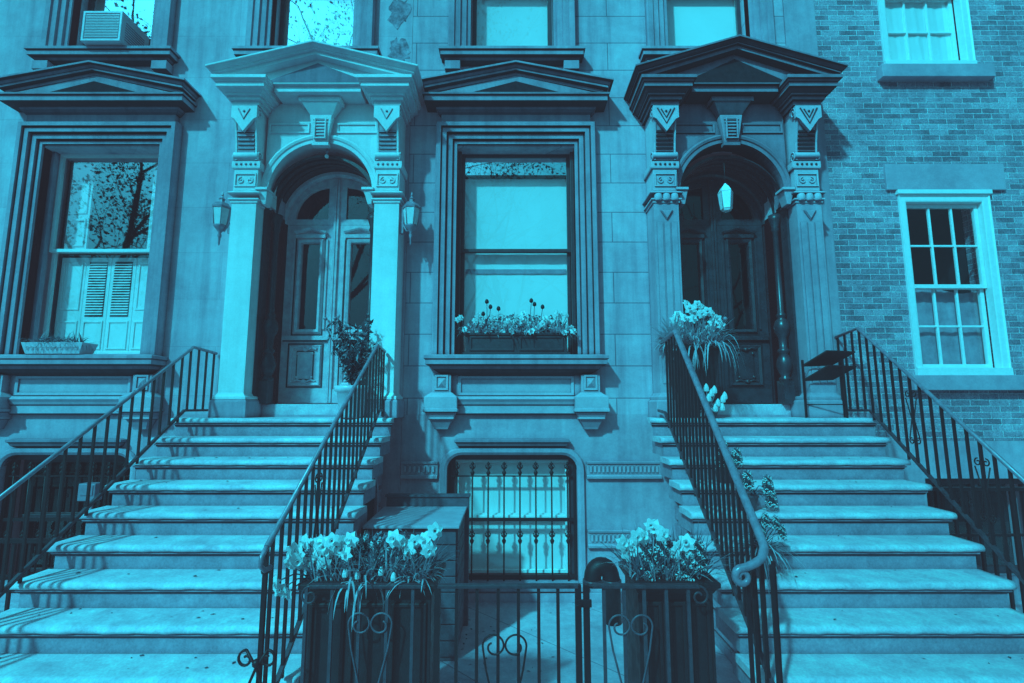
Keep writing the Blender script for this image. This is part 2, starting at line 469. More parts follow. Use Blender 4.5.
def room(par, x0, x1, z0, z1, y0, depth=1.2, mat='interior'):
    mb = MB()
    v = [(x0,y0,z0),(x1,y0,z0),(x1,y0,z1),(x0,y0,z1),(x0,y0+depth,z0),(x1,y0+depth,z0),(x1,y0+depth,z1),(x0,y0+depth,z1)]
    mb.add(v, [(4,5,6,7), (0,1,5,4), (1,2,6,5), (2,3,7,6), (3,0,4,7)])
    return link('room_lining', mb, mat, par)

CAS = [(0, 0.10), (0, -.03), (.035, -.03), (.038, -.012), (.05, -.012), (.05, -.06), (.10, -.06), (.10, -.035), (.114, -.035), (.118, -.095), (.165, -.095), (.165, -.07), (.178, -.07), (.18, -.12), (.225, -.12), (.238, -.10), (.238, .02)]

def parlor_window(house, xc, side):
    hw = .685; z0, z1 = 2.57, 5.06
    cas = MB(); cas.casing(xc-hw, xc+hw, z0, z1, CAS)
    win = link('window', cas, 'trim', house)
    # frieze, bed mould, cornice, pediment
    ped = MB()
    ped.box(xc-.87, xc+.87, -.07, .01, z1+.245, 5.44)
    ped.cornice(xc-.88, xc+.88, -.07, .01, [(.0, 5.40), (.02, 5.42), (.04, 5.445), (.05, 5.47), (.165, 5.475), (.165, 5.535), (.185, 5.54), (.19, 5.562), (.10, 5.568)])
    ped.prism([(xc-.98, 5.57), (xc+.98, 5.57), (xc, 5.80)], -.21, .01)
    ped.rake(xc-.86, xc+.86, xc, 5.58, 5.80, -.07, .01, [(.13, -.01), (.145, .0), (.145, .030), (.19, .033), (.19, .056), (.198, .06), (.215, .085), (.245, .09), (.245, .115), (.03, .128)])
    link('pediment', ped, 'trim', win, .004)
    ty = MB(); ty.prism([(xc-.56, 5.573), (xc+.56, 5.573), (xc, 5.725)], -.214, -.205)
    link('tympanum', ty, 'recess_shade', win)  # dark triangle standing in for the shade of a recess
    # sill and apron
    sl = MB()
    sl.cornice(xc-.80, xc+.80, -.07, .01, [(.0, 2.36), (.05, 2.385), (.10, 2.42), (.12, 2.455), (.17, 2.465), (.17, 2.515), (.185, 2.525), (.185, 2.56), (.12, 2.574)])
    link('sill', sl, 'trim', win, .004)
    ap = MB()
    ap.box(xc-.72, xc+.72, -.035, .01, 2.12, 2.36)
    ap.frame(xc-.60, xc+.60, 2.17, 2.32, [(0, -.036), (.0, -.05), (.03, -.055), (.04, -.036)])
    ap.cornice(xc-.74, xc+.74, -.04, .01, [(.0, 1.93), (.03, 1.945), (.035, 2.03), (.05, 2.04), (.06, 2.07), (.075, 2.10), (.02, 2.13)])
    link('apron', ap, 'trim_light', win, .003)
    for s in (-1, 1):
        br = MB(); a = xc+s*.805
        br.box(a-.10, a+.10, -.12, .01, 2.17, 2.36)
        br.frame(a-.05, a+.05, 2.215, 2.335, [(0, -.121), (0, -.132), (.022, -.134), (.026, -.121)])
        br.add([(a-.04, -.122, 2.225), (a+.04, -.122, 2.225), (a+.04, -.122, 2.325), (a-.04, -.122, 2.325), (a, -.145, 2.275)], [(0,1,4), (1,2,4), (2,3,4), (3,0,4)])
        br.cornice(a-.10, a+.10, -.12, .01, [(-.01, 2.175), (.01, 2.17), (.075, 2.12), (.075, 2.0), (.085, 1.995), (.085, 1.965), (.06, 1.955), (.04, 1.91), (.04, 1.885), (.02, 1.88), (.0, 1.84), (-.02, 1.80), (-.03, 1.775)])
        link('corbel', br, 'trim_light', win, .003)
    # reveal box
    rv = MB(); f0, f1 = xc-.66, xc+.66
    panel_with_holes(rv, xc-hw+.002, xc+hw-.002, z0+.002, z1-.002, .10, .16, [(xc-.645, xc+.645, z0+.04, z1-.02)])
    link('box_frame', rv, 'frame_dark' if side == 'mid' else 'trim', win, .003)
    fm = 'frame_dark' if side == 'mid' else 'frame_white'
    glazing(win, xc-.645, xc+.645, z0+.04, z1-.02, 3.84, .165, fm, .038, 'glass_win' if side == 'mid' else 'glass_half', 'glass_win', None, 4.78 if side == 'mid' else None)
    room(win, xc-.64, xc+.64, z0, z1, .30, 1.4, 'interior')
    if side == 'mid':
        b = MB()
        n = 40
        rows = []
        for k in range(12):
            z = 2.6+(4.775-2.6)*k/11
            rows.append([(xc-.63+1.26*i/n, .285+.0012*math.sin(i*.7+k*.4), z) for i in range(n+1)])
        b.grid(rows, 0, True)
        b.box(xc-.60, xc+.60, .27, .283, 3.585, 3.64, 1)
        link('roller_blind', b, ['blind', 'curtain'], win)
    else:
        # panelled shutters with louvred inserts below, half-open above
        s1 = MB()
        def leaf(a, b_, c, d, louv):
            s1.box(a, b_, .30, .325, c, d)
            if louv:
                s1.box(a+.04, b_-.04, .296, .300, c+.45, d-.05, 1)
                zz = c+.47
                while zz < d-.07:
                    s1.hexa([(a+.045, .285, zz), (b_-.045, .285, zz), (b_-.045, .300, zz+.012), (a+.045, .300, zz+.012),
                             (a+.045, .285, zz+.008), (b_-.045, .285, zz+.008), (b_-.045, .300, zz+.02), (a+.045, .300, zz+.02)])
                    zz += .032
            else:
                s1.frame(a+.05, b_-.05, c+.55, d-.08, [(0, .299), (0, .29), (.018, .29), (.022, .299)])
            s1.frame(a+.05, b_-.05, c+.08, c+.38, [(0, .299), (0, .29), (.018, .29), (.022, .299)])
        w = 1.2/4
        for i in range(4):
            leaf(xc-.6+i*w+.002, xc-.6+(i+1)*w-.002, 2.62, 3.79, i in (1, 2))
        link('lower_shutters', s1, ['shutter', 'frame_dark'], win, .002)
        s1 = MB()
        for a, b_ in ((xc-.6, xc-.33), (xc+.40, xc+.60)):
            s1.box(a, b_, .30, .325, 3.86, 4.98)
            s1.frame(a+.05, b_-.05, 3.95, 4.25, [(0, .299), (0, .285), (.018, .285), (.024, .299)])
            s1.frame(a+.05, b_-.05, 4.36, 4.90, [(0, .299), (0, .285), (.018, .285), (.024, .299)])
        link('upper_shutters', s1, 'shutter', win, .002)
    return win

def upper_window(house, xc, z0=6.21, sillmat='trim', glassmat='glass_win', blind=True, hw=.50):
    z1 = 8.2
    cas = MB(); cas.casing(xc-hw, xc+hw, z0, z1, [(0, .10), (0, -.02), (.04, -.02), (.05, -.045), (.11, -.045), (.12, -.07), (.18, -.07), (.19, -.09), (.25, -.09), (.262, -.07), (.262, .02)])
    win = link('window', cas, sillmat, house)
    sl = MB()
    sl.cornice(xc-.75, xc+.75, -.06, .01, [(.0, 6.06), (.03, 6.075), (.05, 6.10), (.09, 6.11), (.09, 6.16), (.11, 6.17), (.11, 6.205), (.05, 6.214)])
    for s in (-1, 1): sl.box(xc+s*.70-.09, xc+s*.70+.09, -.12, .01, 5.95, 6.058)
    link('sill', sl, sillmat, win, .004)
    glazing(win, xc-hw+.005, xc+hw-.005, z0+.005, z1-.01, 7.2, .14, 'frame_dark' if sillmat != 'x' else 'frame_white', .05, glassmat)
    room(win, xc-hw, xc+hw, z0, z1, .27, 1.2)
    if blind:
        b = MB(); b.box(xc-hw+.03, xc+hw-.03, .25, .255, z0+.03, z1-.05); link('roller_blind', b, 'blind', win)
    return win

def basement_window(house, xc, glassy=True):
    fr = MB()
    x0, x1, z0, z1 = xc-.70, xc+.70, .19, 1.50
    r = .16
    # surround with rounded upper corners
    prof = [(0, .10), (0, -.03), (.03, -.045), (.07, -.045), (.085, -.02), (.085, .01)]
    rows = []
    path = [(x0, z0, -1, 0)]
    for i in range(7):
        a = math.pi-i*math.pi/12; path.append((x0+r+r*math.cos(a), z1-r+r*math.sin(a), math.cos(a), math.sin(a)))
    for i in range(7):
        a = math.pi/2-i*math.pi/12; path.append((x1-r+r*math.cos(a), z1-r+r*math.sin(a), math.cos(a), math.sin(a)))
    path.append((x1, z0, 1, 0))
    for o, y in prof: rows.append([(x+nx*o, y, z+nz*o) for x, z, nx, nz in path])
    fr.grid(rows)
    # spandrel fillers behind the rounded corners
    for s, xa in ((1, x0), (-1, x1)):
        pl = [(xa, z1-r)] + [(xa+s*(r-r*math.cos(math.pi/2*i/6)), z1-r+r*math.sin(math.pi/2*i/6)) for i in range(7)] + [(xa, z1)]
        fr.prism(pl, .0, .10)
    lt = MB(); lt.cornice(xc-.57, xc+.57, -.046, .01, [(.0, 1.585), (.02, 1.60), (.035, 1.635), (.05, 1.64), (.05, 1.665), (.01, 1.675)])
    win = link('window', fr, 'trim', house, .003)
    s = MB(); s.cornice(xc-.76, xc+.76, -.03, .10, [(.0, .10), (.02, .11), (.03, .16), (.02, .188)]); link('sill', s, 'trim', win, .004)
    link('lintel', lt, 'dark_stone', win, .003)
    s = MB(); panel_with_holes(s, x0+.002, x1-.002, z0, z1, .075, .111, [(xc-.62, xc+.62, z0+.04, z1-.06)]); link('box_frame', s, 'frame_dark', win)
    if glassy:
        glazing(win, xc-.62, xc+.62, z0+.04, z1-.06, .83, .112, 'frame_white', .035, 'glass_win')
        b = MB(); b.box(xc-.6, xc+.6, .205, .21, z0+.04, z1-.06); link('roller_blind', b, 'blind', win)
    else:
        glazing(win, xc-.62, xc+.62, z0+.04, z1-.06, .83, .15, 'frame_dark', .035, 'glass_dark')
    room(win, xc-.66, xc+.66, z0, z1, .28, 1.2)
    return win

def window_grille(label, xc):
    t = thing('window_grille', label, 'grille', (xc, -.03, .15), 'iron grilles over the basement windows')
    y = .045
    mb = MB()
    for z, r in ((.24, .012), (.815, .017), (1.27, .006)):
        mb.box(xc-.69, xc+.69, y-.012, y+.012, z-r, z+r)
    for s in (-1, 1): mb.box(xc+s*.675-.012, xc+s*.675+.012, y-.010, y+.010, .20, 1.40)
    link('grille_frame', mb, 'iron', t)
    for i in range(8):
        x = xc-.60+1.20*i/7
        b = MB(); b.tube([(x, y-.012, .16), (x, y-.012, 1.36)], .0085, 8)
        for zc in (.63, 1.34):
            b.lathe(x, y-.012, [(.004, zc-.075), (.018, zc-.05), (.024, zc-.03), (.012, zc-.012), (.010, zc), (.026, zc+.012), (.018, zc+.03), (.008, zc+.045), (.022, zc+.06), (.003, zc+.085)], 8)
            for s in (-1, 1):
                b.tube([(x, y-.014, zc), (x+s*.024, y-.014, zc+.018), (x+s*.03, y-.014, zc+.04), (x+s*.018, y-.014, zc+.05)], .0055, 6)
        link('bar', b, 'iron', t)
    return t

# ---- portico
def pw(v, pts):
    if v <= pts[0][0]: return pts[0][1]+(v-pts[0][0])
    for (a, b), (c, d) in zip(pts, pts[1:]):
        if v <= c: return b+(v-a)/(c-a)*(d-b)
    return pts[-1][1]+(v-pts[-1][0])
def settle(mb, xc, zap):
    out = []
    for x, y, z in mb.v:
        if z > 5.156: yn = pw(y, [(-.80, -.65), (-.60, -.40), (-.50, -.33), (-.35, -.18), (.02, .02)])
        else: yn = pw(y, [(-.65, -.43), (-.50, -.30), (-.35, -.18), (.02, .02)])
        zn = pw(z, [(1.90, 1.90), (2.10, 2.10), (4.162, 4.26), (5.162, 5.31), (5.44, 5.553), (zap, zap+.06)])
        out.append((xc+(x-xc)*1.04, yn, zn))
    mb.v = out
    return mb
def portico(house, xc, mats, zap, fancy):
    pm, colm, carve, shade = mats
    root = MB()
    # arch panel between the piers
    root.archpanel(xc-.61, xc+.61, 5.34, xc, 4.29, .56, -.35, .02)
    root.box(xc-.607, xc-.56, -.35, .02, 4.17, 4.288); root.box(xc+.56, xc+.607, -.35, .02, 4.17, 4.288)
    por = link('portico', settle(root, xc, zap), pm, house)
    rg = MB()
    rg.arc(xc, 4.29, [(.562, -.30), (.562, -.375), (.60, -.375), (.61, -.39), (.635, -.40), (.655, -.385), (.66, -.345)], 0, 180, 40)
    for s in (-1, 1):
        rg.frame(min(xc+s*.17, xc+s*.57), max(xc+s*.17, xc+s*.57), 4.985 if True else 0, 5.06, [(0, -.349), (0, -.365), (.02, -.37), (.025, -.349)])
    link('arch_moulding', settle(rg, xc, zap), pm, por, .002)
    # piers
    for s in (-1, 1):
        c = xc+s*.75; a, b_ = c-.13, c+.13
        p = MB()
        p.box(a, b_, -.50, .02, 2.12, 4.13)
        if fancy:
            for q in (-.075, 0, .075):
                p.box(c+q-.029, c+q+.029, -.509, -.49, 2.25, 3.92)
            p.add([(c-.07, -.512, 4.05), (c+.07, -.512, 4.05), (c, -.512, 3.94), (c-.05, -.53, 4.04), (c+.05, -.53, 4.04), (c, -.53, 3.96)], [(3,4,5), (0,1,4,3), (1,2,5,4), (2,0,3,5)])
        p.cornice(a, b_, -.50, .02, [(.035, 2.095), (.035, 2.12), (.015, 2.135), (.0, 2.16)])
        col = link('column', settle(p, xc, zap), colm, por, .004)
        q = MB(); q.cornice(a, b_, -.50, .02, [(.055, 1.902), (.055, 2.07), (.045, 2.085), (.03, 2.096)]); link('plinth', settle(q, xc, zap), 'mid_stone' if not fancy else colm, por, .006)
        # lower capital band: scalloped shelf
        cp = MB()
        cp.cornice(a, b_, -.50, .02, [(.0, 4.125), (.012, 4.13), (.012, 4.15), (.03, 4.16), (.03, 4.175), (.0, 4.18)])
        for k in (-1, 0, 1) if fancy else ():
            cp.lathe(c+k*.085, -.515, [(.012, 4.135), (.036, 4.15), (.044, 4.18), (.040, 4.215), (.030, 4.225)], 10)
        cp.cornice(a, b_, -.50, .02, [(.04, 4.226), (.045, 4.235), (.02, 4.25), (.0, 4.26)])
        link('capital', settle(cp, xc, zap), carve, por, .002)
        # carved block, dotted band
        bk = MB()
        bk.box(a+.004, b_-.004, -.50, .02, 4.262, 4.50)
        bk.frame(a+.03, b_-.03, 4.32, 4.44, [(0, -.501), (0, -.515), (.012, -.515), (.015, -.501)])
        for s2 in (-1, 1):
            pts = spiral(c+s2*.045, 4.375, .038, .008, math.pi/2 if s2 > 0 else math.pi/2, -s2*1.2, 14)
            bk.tube([(x, -.506, z) for x, z in pts], .007, 6)
        bk.cornice(a, b_, -.50, .02, [(.0, 4.50), (.015, 4.505), (.02, 4.52), (.02, 4.58), (.005, 4.59)])
        for k in range(5):
            bk.lathe(c-.10+k*.05, -.522, [(.010, 4.538), (.014, 4.548), (.010, 4.56)], 8, 1)
        link('carved_block', settle(bk, xc, zap), [pm if not fancy else carve, 'frame_dark' if fancy else 'mid_stone'], por, .002)
        # console bracket: S-profile leaning outward, ribs, V-shaped pendant
        cs = MB()
        prof = [(.02, 4.592), (-.515, 4.592), (-.52, 4.66), (-.535, 4.78), (-.565, 4.90), (-.60, 5.0), (-.615, 5.08), (-.615, 5.155), (.02, 5.155)]
        cs.prism_x(prof, c-.115, c+.115, 0)
        for s2 in (-1, 1):
            cs.prism_x([(y-.012, z) if i in range(1, 8) else (y, z) for i, (y, z) in enumerate(prof)], c+s2*.115-(.02 if s2 > 0 else 0), c+s2*.115+(.02 if s2 < 0 else 0) , 0)
        for k in range(7):
            z = 4.625+k*.042; yy = -.524-.09*max(0, (z-4.66)/.34)**1.4
            cs.box(c-.088, c+.088, yy-.012, yy+.03, z, z+.022, 1)
        for yy, zz, rr in ((-.60, 5.10, .040), (-.525, 4.64, .034)):
            cs.tube([(c-.128, yy, zz), (c+.128, yy, zz)], rr, 12)
            for s2 in (-1, 1):
                cs.tube([(c+s2*.130, yy_, zz_) for yy_, zz_ in spiral(yy+.03, zz-.01, .062, .012, 0, 1.6, 20)], .009, 6)
        # pendant V
        zt, zb_ = 5.145, 4.86
        cs.prism([(c-.135, zt), (c-.135, zt-.13), (c-.10, zt-.15), (c, zb_), (c+.10, zt-.15), (c+.135, zt-.13), (c+.135, zt)][::-1], -.645, -.60, 0)
        for w_, d_ in ((.09, .0), (.05, .04)) if fancy else ((.06, .03),):
            cs.tube([(c-w_, -.648, zt-.03-d_*.3), (c, -.648, zt-.20+d_*1.6), (c+w_, -.648, zt-.03-d_*.3)], .008, 6, 2 if fancy else 1)
        cs.ball((c, -.648, zt-.065), .013, 2 if fancy else 1, 8, 5)
        link('console', settle(cs, xc, zap), [carve, shade, 'frame_dark'], por, .003)
        # stepped entablature block over each pier
        en = MB()
        en.cornice(a-.005, b_+.005, -.60, .02, [(.01, 5.157), (.01, 5.205), (.035, 5.208), (.035, 5.25), (.058, 5.253), (.058, 5.275), (.066, 5.28), (.09, 5.31), (.115, 5.313), (.115, 5.365), (.125, 5.368), (.132, 5.39), (.15, 5.393), (.15, 5.435), (.02, 5.44)])
        link('entablature_block', settle(en, xc, zap), pm, por, .003)
        # impost bracket at the arch spring
        im = MB()
        ia = xc+s*.56
        im.hexa([(ia-.02, -.46, 4.13), (ia+.02, -.46, 4.13), (ia+.02, -.30, 4.13), (ia-.02, -.30, 4.13),
                 (ia-.06, -.50, 4.27), (ia+.045, -.50, 4.27), (ia+.045, -.30, 4.27), (ia-.06, -.30, 4.27)])
        im.box(ia-.08, ia+.05, -.52, -.30, 4.271, 4.30)
        link('impost', settle(im, xc, zap), carve, por, .004)
    # middle entablature
    me = MB()
    me.prism_x([(.02, 5.335), (-.56, 5.335), (-.60, 5.345), (-.60, 5.42), (-.63, 5.425), (-.63, 5.44), (.02, 5.44)], xc-.46, xc+.46)
    link('architrave', settle(me, xc, zap), pm, por, .003)
    # central bracket and keystone
    ks = MB()
    ks.hexa([(xc-.12, -.44, 5.13), (xc+.12, -.44, 5.13), (xc+.12, -.35, 5.13), (xc-.12, -.35, 5.13),
             (xc-.20, -.50, 5.27), (xc+.20, -.50, 5.27), (xc+.20, -.35, 5.27), (xc-.20, -.35, 5.27)], 1)
    ks.box(xc-.225, xc+.225, -.512, -.352, 5.271, 5.333, 1)
    ks.hexa([(xc-.075, -.44, 4.83), (xc+.075, -.44, 4.83), (xc+.075, -.33, 4.83), (xc-.075, -.33, 4.83),
             (xc-.12, -.47, 5.127), (xc+.12, -.47, 5.127), (xc+.12, -.33, 5.127), (xc-.12, -.33, 5.127)])
    for k in range(6):
        z = 4.90+k*.034; w_ = .05+.006*k
        ks.box(xc-w_, xc+w_, -.452-.025*(z-4.83)/.3-.008, -.43, z, z+.015)
    ks.box(xc-.09, xc+.09, -.45, -.36, 4.79, 4.828, 1)
    ks.frame(xc-.05, xc+.05, 4.87, 5.08, [(0, -.455), (0, -.485), (.014, -.485), (.016, -.455)])
    link('keystone', settle(ks, xc, zap), [pm if not fancy else 'mid_stone', pm], por, .004)
    # pediment
    pd = MB()
    pd.prism([(xc-.95, 5.442), (xc+.95, 5.442), (xc, zap-.10)], -.62, .02)
    slope_z = zap-.112
    pd.rake(xc-.94, xc+.94, xc, 5.442, slope_z, -.60, .02, [(.03, -.01), (.085, .0), (.085, .046), (.11, .048), (.11, .064), (.118, .066), (.14, .090), (.155, .093), (.155, .117), (.02, .127)])
    link('pediment', settle(pd, xc, zap), pm, por, .003)
    ty = MB(); h = (slope_z-5.442)
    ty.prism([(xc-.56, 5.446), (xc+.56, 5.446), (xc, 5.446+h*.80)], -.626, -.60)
    link('tympanum', settle(ty, xc, zap), 'dark_stone' if not fancy else shade, por)  # recess shadow below the rake, put in as a dark panel
    return por

def entry_door(house, xc, dm, dark, glassm, vest):
    """vestibule lining, arched frame, two leaves"""
    y0 = .32
    ln = MB()
    # side linings, vault rings and back frame
    for s in (-1, 1):
        a, b_ = sorted((xc+s*.62, xc+s*.74)); ln.box(a, b_, -.13, y0+.10, 1.93, 4.27)
    ln.arc(xc, 4.25, [(.60, -.13), (.60, -.08), (.65, -.08), (.65, -.02), (.61, -.02), (.61, .04), (.66, .04), (.66, .10), (.62, .10), (.62, .15), (.68, .15), (.68, .24), (.66, .24), (.66, .42)], 0, 180, 36)
    door = link('door', ln, vest, house)
    fr = MB()
    fr.archpanel(xc-.76, xc+.76, 5.0, xc, 4.23, .66, y0+.05, y0+.12, z0=1.93)
    fr.arc(xc, 4.23, [(.665, y0+.05), (.665, y0+.01), (.63, y0+.01), (.61, y0+.03), (.60, y0+.09)], 0, 180, 36)
    link('door_frame', fr, dm, door)
    sill = MB(); sill.box(xc-.62, xc+.62, .0, y0+.1, 1.902, 2.045); link('threshold', sill, 'tread' , door, .01)
    for s in (-1, 1):
        lf = MB(); y = y0+.06
        x_in, x_out = xc+s*.004, xc+s*.60
        a, b_ = min(x_in, x_out), max(x_in, x_out)
        c = (a+b_)/2
        holes = [(c-.115, c+.115, 2.93, 4.00)]
        panel_with_holes(lf, a, b_, 2.05, 4.225, y, y+.05, holes)
        # arched head of the leaf: quarter circle ring with glass behind
        rr = .60
        n = 14
        pts_o = [(xc+s*rr*math.sin(math.pi/2*i/n), 4.228+rr*math.cos(math.pi/2*i/n)) for i in range(n+1)]
        ri = .44
        pts_i = [(xc+s*(.11+(ri-.0)*math.sin(math.pi/2*i/n)*.92), 4.30+ri*.95*math.cos(math.pi/2*i/n)) for i in range(n+1)]
        lf.grid([[(o[0], y, o[1]), (i_[0], y, i_[1])] for o, i_ in zip(pts_o, pts_i)])
        lf.grid([[(i_[0], y, i_[1]), (i_[0], y+.05, i_[1])] for i_ in pts_i])
        lf.add([(xc+s*.004, y, 4.228), (xc+s*.11, y, 4.30), (pts_i[0][0], y, pts_i[0][1]), (xc+s*.004, y, pts_o[0][1]), (pts_i[-1][0], y, pts_i[-1][1]), (pts_o[-1][0], y, pts_o[-1][1])],
               [(0,1,2,3), (0,5,4,1)])
        lf.box(xc+s*.004, xc+s*.03, y-.03, y, 2.06, 4.80)
        leaf = link('door_leaf', lf, dm, door, .002)
        mo = MB()
        mo.frame(c-.115, c+.115, 2.93, 4.0, [(-.005, y+.01), (0, y-.02), (.03, y-.03), (.045, y-.012), (.055, y)])
        # little gable over the pane
        mo.rake(c-.17, c+.17, c, 4.10, 4.15, y-.03, y, [(0, 0), (.02, .01), (.03, .03), (.0, .04)])
        mo.box(c-.18, c+.18, y-.035, y, 4.055, 4.10)
        mo.box(a+.02, b_-.02, y-.04, y, 2.80, 2.85)
        mo.frame(c-.15, c+.15, 2.30, 2.70, [(0, y), (0, y-.015), (.03, y-.028), (.04, y-.01), (.045, y)])
        mo.box(c-.09, c+.09, y-.012, y, 2.34, 2.66)
        for zz in (2.31, 2.69):
            mo.ball((c, y-.02, zz), .035, 0, 10, 6, .7)
            for s2 in (-1, 1):
                mo.ball((c+s2*.085, y-.015, zz-(.05 if zz > 2.5 else -.05)), .018, 0, 8, 5)
                mo.tube([(c+s2*.03, y-.015, zz), (c+s2*.08, y-.018, zz+.02), (c+s2*.13, y-.015, zz)], .012, 6)
        for s2 in (-1, 1): mo.box(c+s2*.20-.012, c+s2*.20+.012, y-.02, y, 2.93, 4.04)
        mo.box(a+.01, b_-.01, y-.015, y, 2.06, 2.22)
        link('panel_moulding', mo, dm if dark else 'door_pale', leaf, .002)
        gr = MB()  # raised dark strips round the panels, painted as groove shade
        gr.frame(c-.115, c+.115, 2.93, 4.0, [(.058, y-.001), (.058, y-.006), (.072, y-.006), (.072, y-.001)])
        gr.frame(c-.15, c+.15, 2.30, 2.70, [(.048, y-.001), (.048, y-.006), (.062, y-.006), (.062, y-.001)])
        gr.frame(c-.09, c+.09, 2.34, 2.66, [(.002, y-.001), (.002, y-.008), (.012, y-.008), (.012, y-.001)])
        gr.box(a+.02, b_-.02, y-.012, y-.001, 2.785, 2.799)
        link('groove_shade', gr, 'frame_dark' if not dark else 'recess_shade', leaf)
        g = MB(); g.add([(c-.115, y+.022, 2.93), (c+.115, y+.022, 2.93), (c+.115, y+.022, 4.0), (c-.115, y+.022, 4.0)], [(0,1,2,3)])
        cxs = (xc+s*.11, xc+s*.53)
        g.add([(xc+s*.10, y+.03, 4.29)]+[(p[0], y+.03, p[1]) for p in pts_i], [tuple([0]+list(range(1, n+2)))])
        link('glass', g, glassm, leaf)
        hd = MB(); hd.tube([(xc+s*.06, y-.01, 3.05), (xc+s*.06, y-.06, 3.05)], .008, 8); hd.ball((xc+s*.06, y-.07, 3.05), .024, 0, 10, 7); link('handle', hd, 'lantern_metal', leaf)
    # turned colonnettes on pedestals in the jambs
    for s in (-1, 1):
        cl = MB(); x = xc+s*.565; yy = .0; vb = (.078 if True else 0)
        cl.box(x-.07, x+.05, yy-.07, yy+.07, 2.047, 2.30)
        cl.lathe(x-s*.01, yy, [(.065, 2.30), (.065, 2.33), (.04, 2.35), (.065, 2.40), (.085, 2.47), (.07, 2.54), (.04, 2.60), (.06, 2.62), (.06, 2.645), (.04, 2.66), (.045, 2.78), (.075, 2.84), (.088, 2.90), (.065, 2.97), (.035, 3.0), (.05, 3.02), (.05, 3.04), (.033, 3.06), (.03, 4.0), (.045, 4.02), (.035, 4.06), (.06, 4.14), (.065, 4.20)], 16)
        link('colonnette', cl, vest, door)
    room(door, xc-.58, xc+.58, 2.05, 4.9, y0+.16, 1.3, 'interior_mid' if not dark else 'interior')
    return door

# ---- left house
h1 = thing('brownstone_house', 'pale stuccoed brownstone with white painted pedimented portico and double door', 'house', (-3.6, 0, 0))
h2 = thing('brownstone_house', 'brownstone with block jointed wall, dark carved portico and tulips below its middle window', 'house', (1.2, 0, 0))
h3 = thing('brick_house', 'old brick house with white sash windows at the right edge', 'house', (6, 0, 0))
XL, XB1, XB2, XR = -8.2, -1.205, 3.68, 10.5
def house_walls(h, x0, x1, uppers, parl, doorx, base_x, wallmat, basemat='base', zsplit=1.93):
    mb = MB(); holes = []
    for xc in uppers: holes.append((xc-.50, xc+.50, 6.21, 8.2))
    for xc in parl: holes.append((xc-.685, xc+.685, 2.57, 5.035))
    if doorx is not None: holes.append((doorx-.62, doorx+.62, zsplit, 4.97))
    panel_with_holes(mb, x0, x1, zsplit, ZTOP, 0, WT, holes)
    w = link('wall', mb, wallmat, h)
    bmesh_ = MB(); bh = [(xc-.70, xc+.70, .19, 1.50) for xc in base_x]
    panel_with_holes(bmesh_, x0, x1, -.3, zsplit-.001, -.006, WT, bh)
    link('basement_wall', bmesh_, basemat, h)
    bk = MB(); bk.box(x0+.02, x1-.02, WT+1.6, WT+8, -.3, ZTOP); bk.box(x0+.02, x1-.02, WT, WT+8, ZTOP-.05, ZTOP+.02); link('rear_mass', bk, 'interior', h)
house_walls(h1, XL, XB1, [-4.85, -2.42], [XC_W['left']], PX1, [-4.80], 'stucco_left')
house_walls(h2, XB1+.004, XB2, [.0, 2.38], [XC_W['mid']], PX2, [0.0], 'stucco_mid')

parlor_window(h1, XC_W['left'], 'left')
parlor_window(h2, XC_W['mid'], 'mid')
uw = upper_window(h1, -4.85, glassmat='glass_tall', blind=False)
cu = MB()
for i in range(2):
    a = -4.85+(.12 if i else -.46); cu.box(a, a+.30, .25, .262, 6.25, 6.52 if i else 7.9)
link('curtain', cu, 'blind', uw)
upper_window(h1, -2.42, glassmat='glass_tall', blind=True)
upper_window(h2, .0)
upper_window(h2, 2.38)
basement_window(h1, -4.80, False)
basement_window(h2, 0.0, True)
portico(h1, PX1, ('white_stone', 'white_stone', 'white_stone', 'mid_stone'), 5.88, False)
portico(h2, PX2, ('dark_stone', 'mid_stone', 'pale_carving', 'recess_shade'), 5.945, True)
entry_door(h1, PX1, 'door_pale', False, 'glass_dark', 'frame_dark')
entry_door(h2, PX2, 'door_dark', True, 'glass_dark', 'door_dark')

# band courses with small vertical dentils on the basement walls
def dentil_band(h, x0, x1, z0, z1, y=-.006):
    mb = MB()
    mb.box(x0, x1, y-.025, y, z0+.045, z1-.02)
    mb.prism_x([(y, z0), (y-.045, z0+.005), (y-.05, z0+.03), (y-.03, z0+.045), (y, z0+.045)], x0, x1)
    mb.prism_x([(y, z1-.02), (y-.04, z1-.02), (y-.045, z1), (y, z1+.005)], x0, x1)
    n = int((x1-x0-.06)/.042)
    for i in range(n):
        x = x0+.045+i*(x1-x0-.09)/max(1, n-1)
        mb.box(x-.0125, x+.0125, y-.04, y-.024, z0+.07, z1-.045)
    link('dentil_band', mb, 'trim_light', h)
dentil_band(h2, -1.19, -.80, 1.25, 1.43); dentil_band(h2, .80, 1.60, 1.25, 1.43)
dentil_band(h2, -1.19, -.80, .54, .72); dentil_band(h2, .80, 1.60, .54, .72)
dentil_band(h1, -6.6, -5.6, 1.25, 1.43); dentil_band(h1, -4.0, -3.32, 1.25, 1.43)
# plinth course
for h, a, b_ in ((h2, -1.19, 3.67), (h1, -8.2, -1.21)):
    mb = MB(); mb.box(a, b_, -.028, -.008, -.2, .09); link('plinth_course', mb, 'base', h, .004)
# stucco strip and spalled patch beside the brick
mb = MB(); mb.box(3.30, 3.675, -.02, -.001, 1.95, ZTOP-.02); link('corner_strip', mb, 'trim', h2, .003)
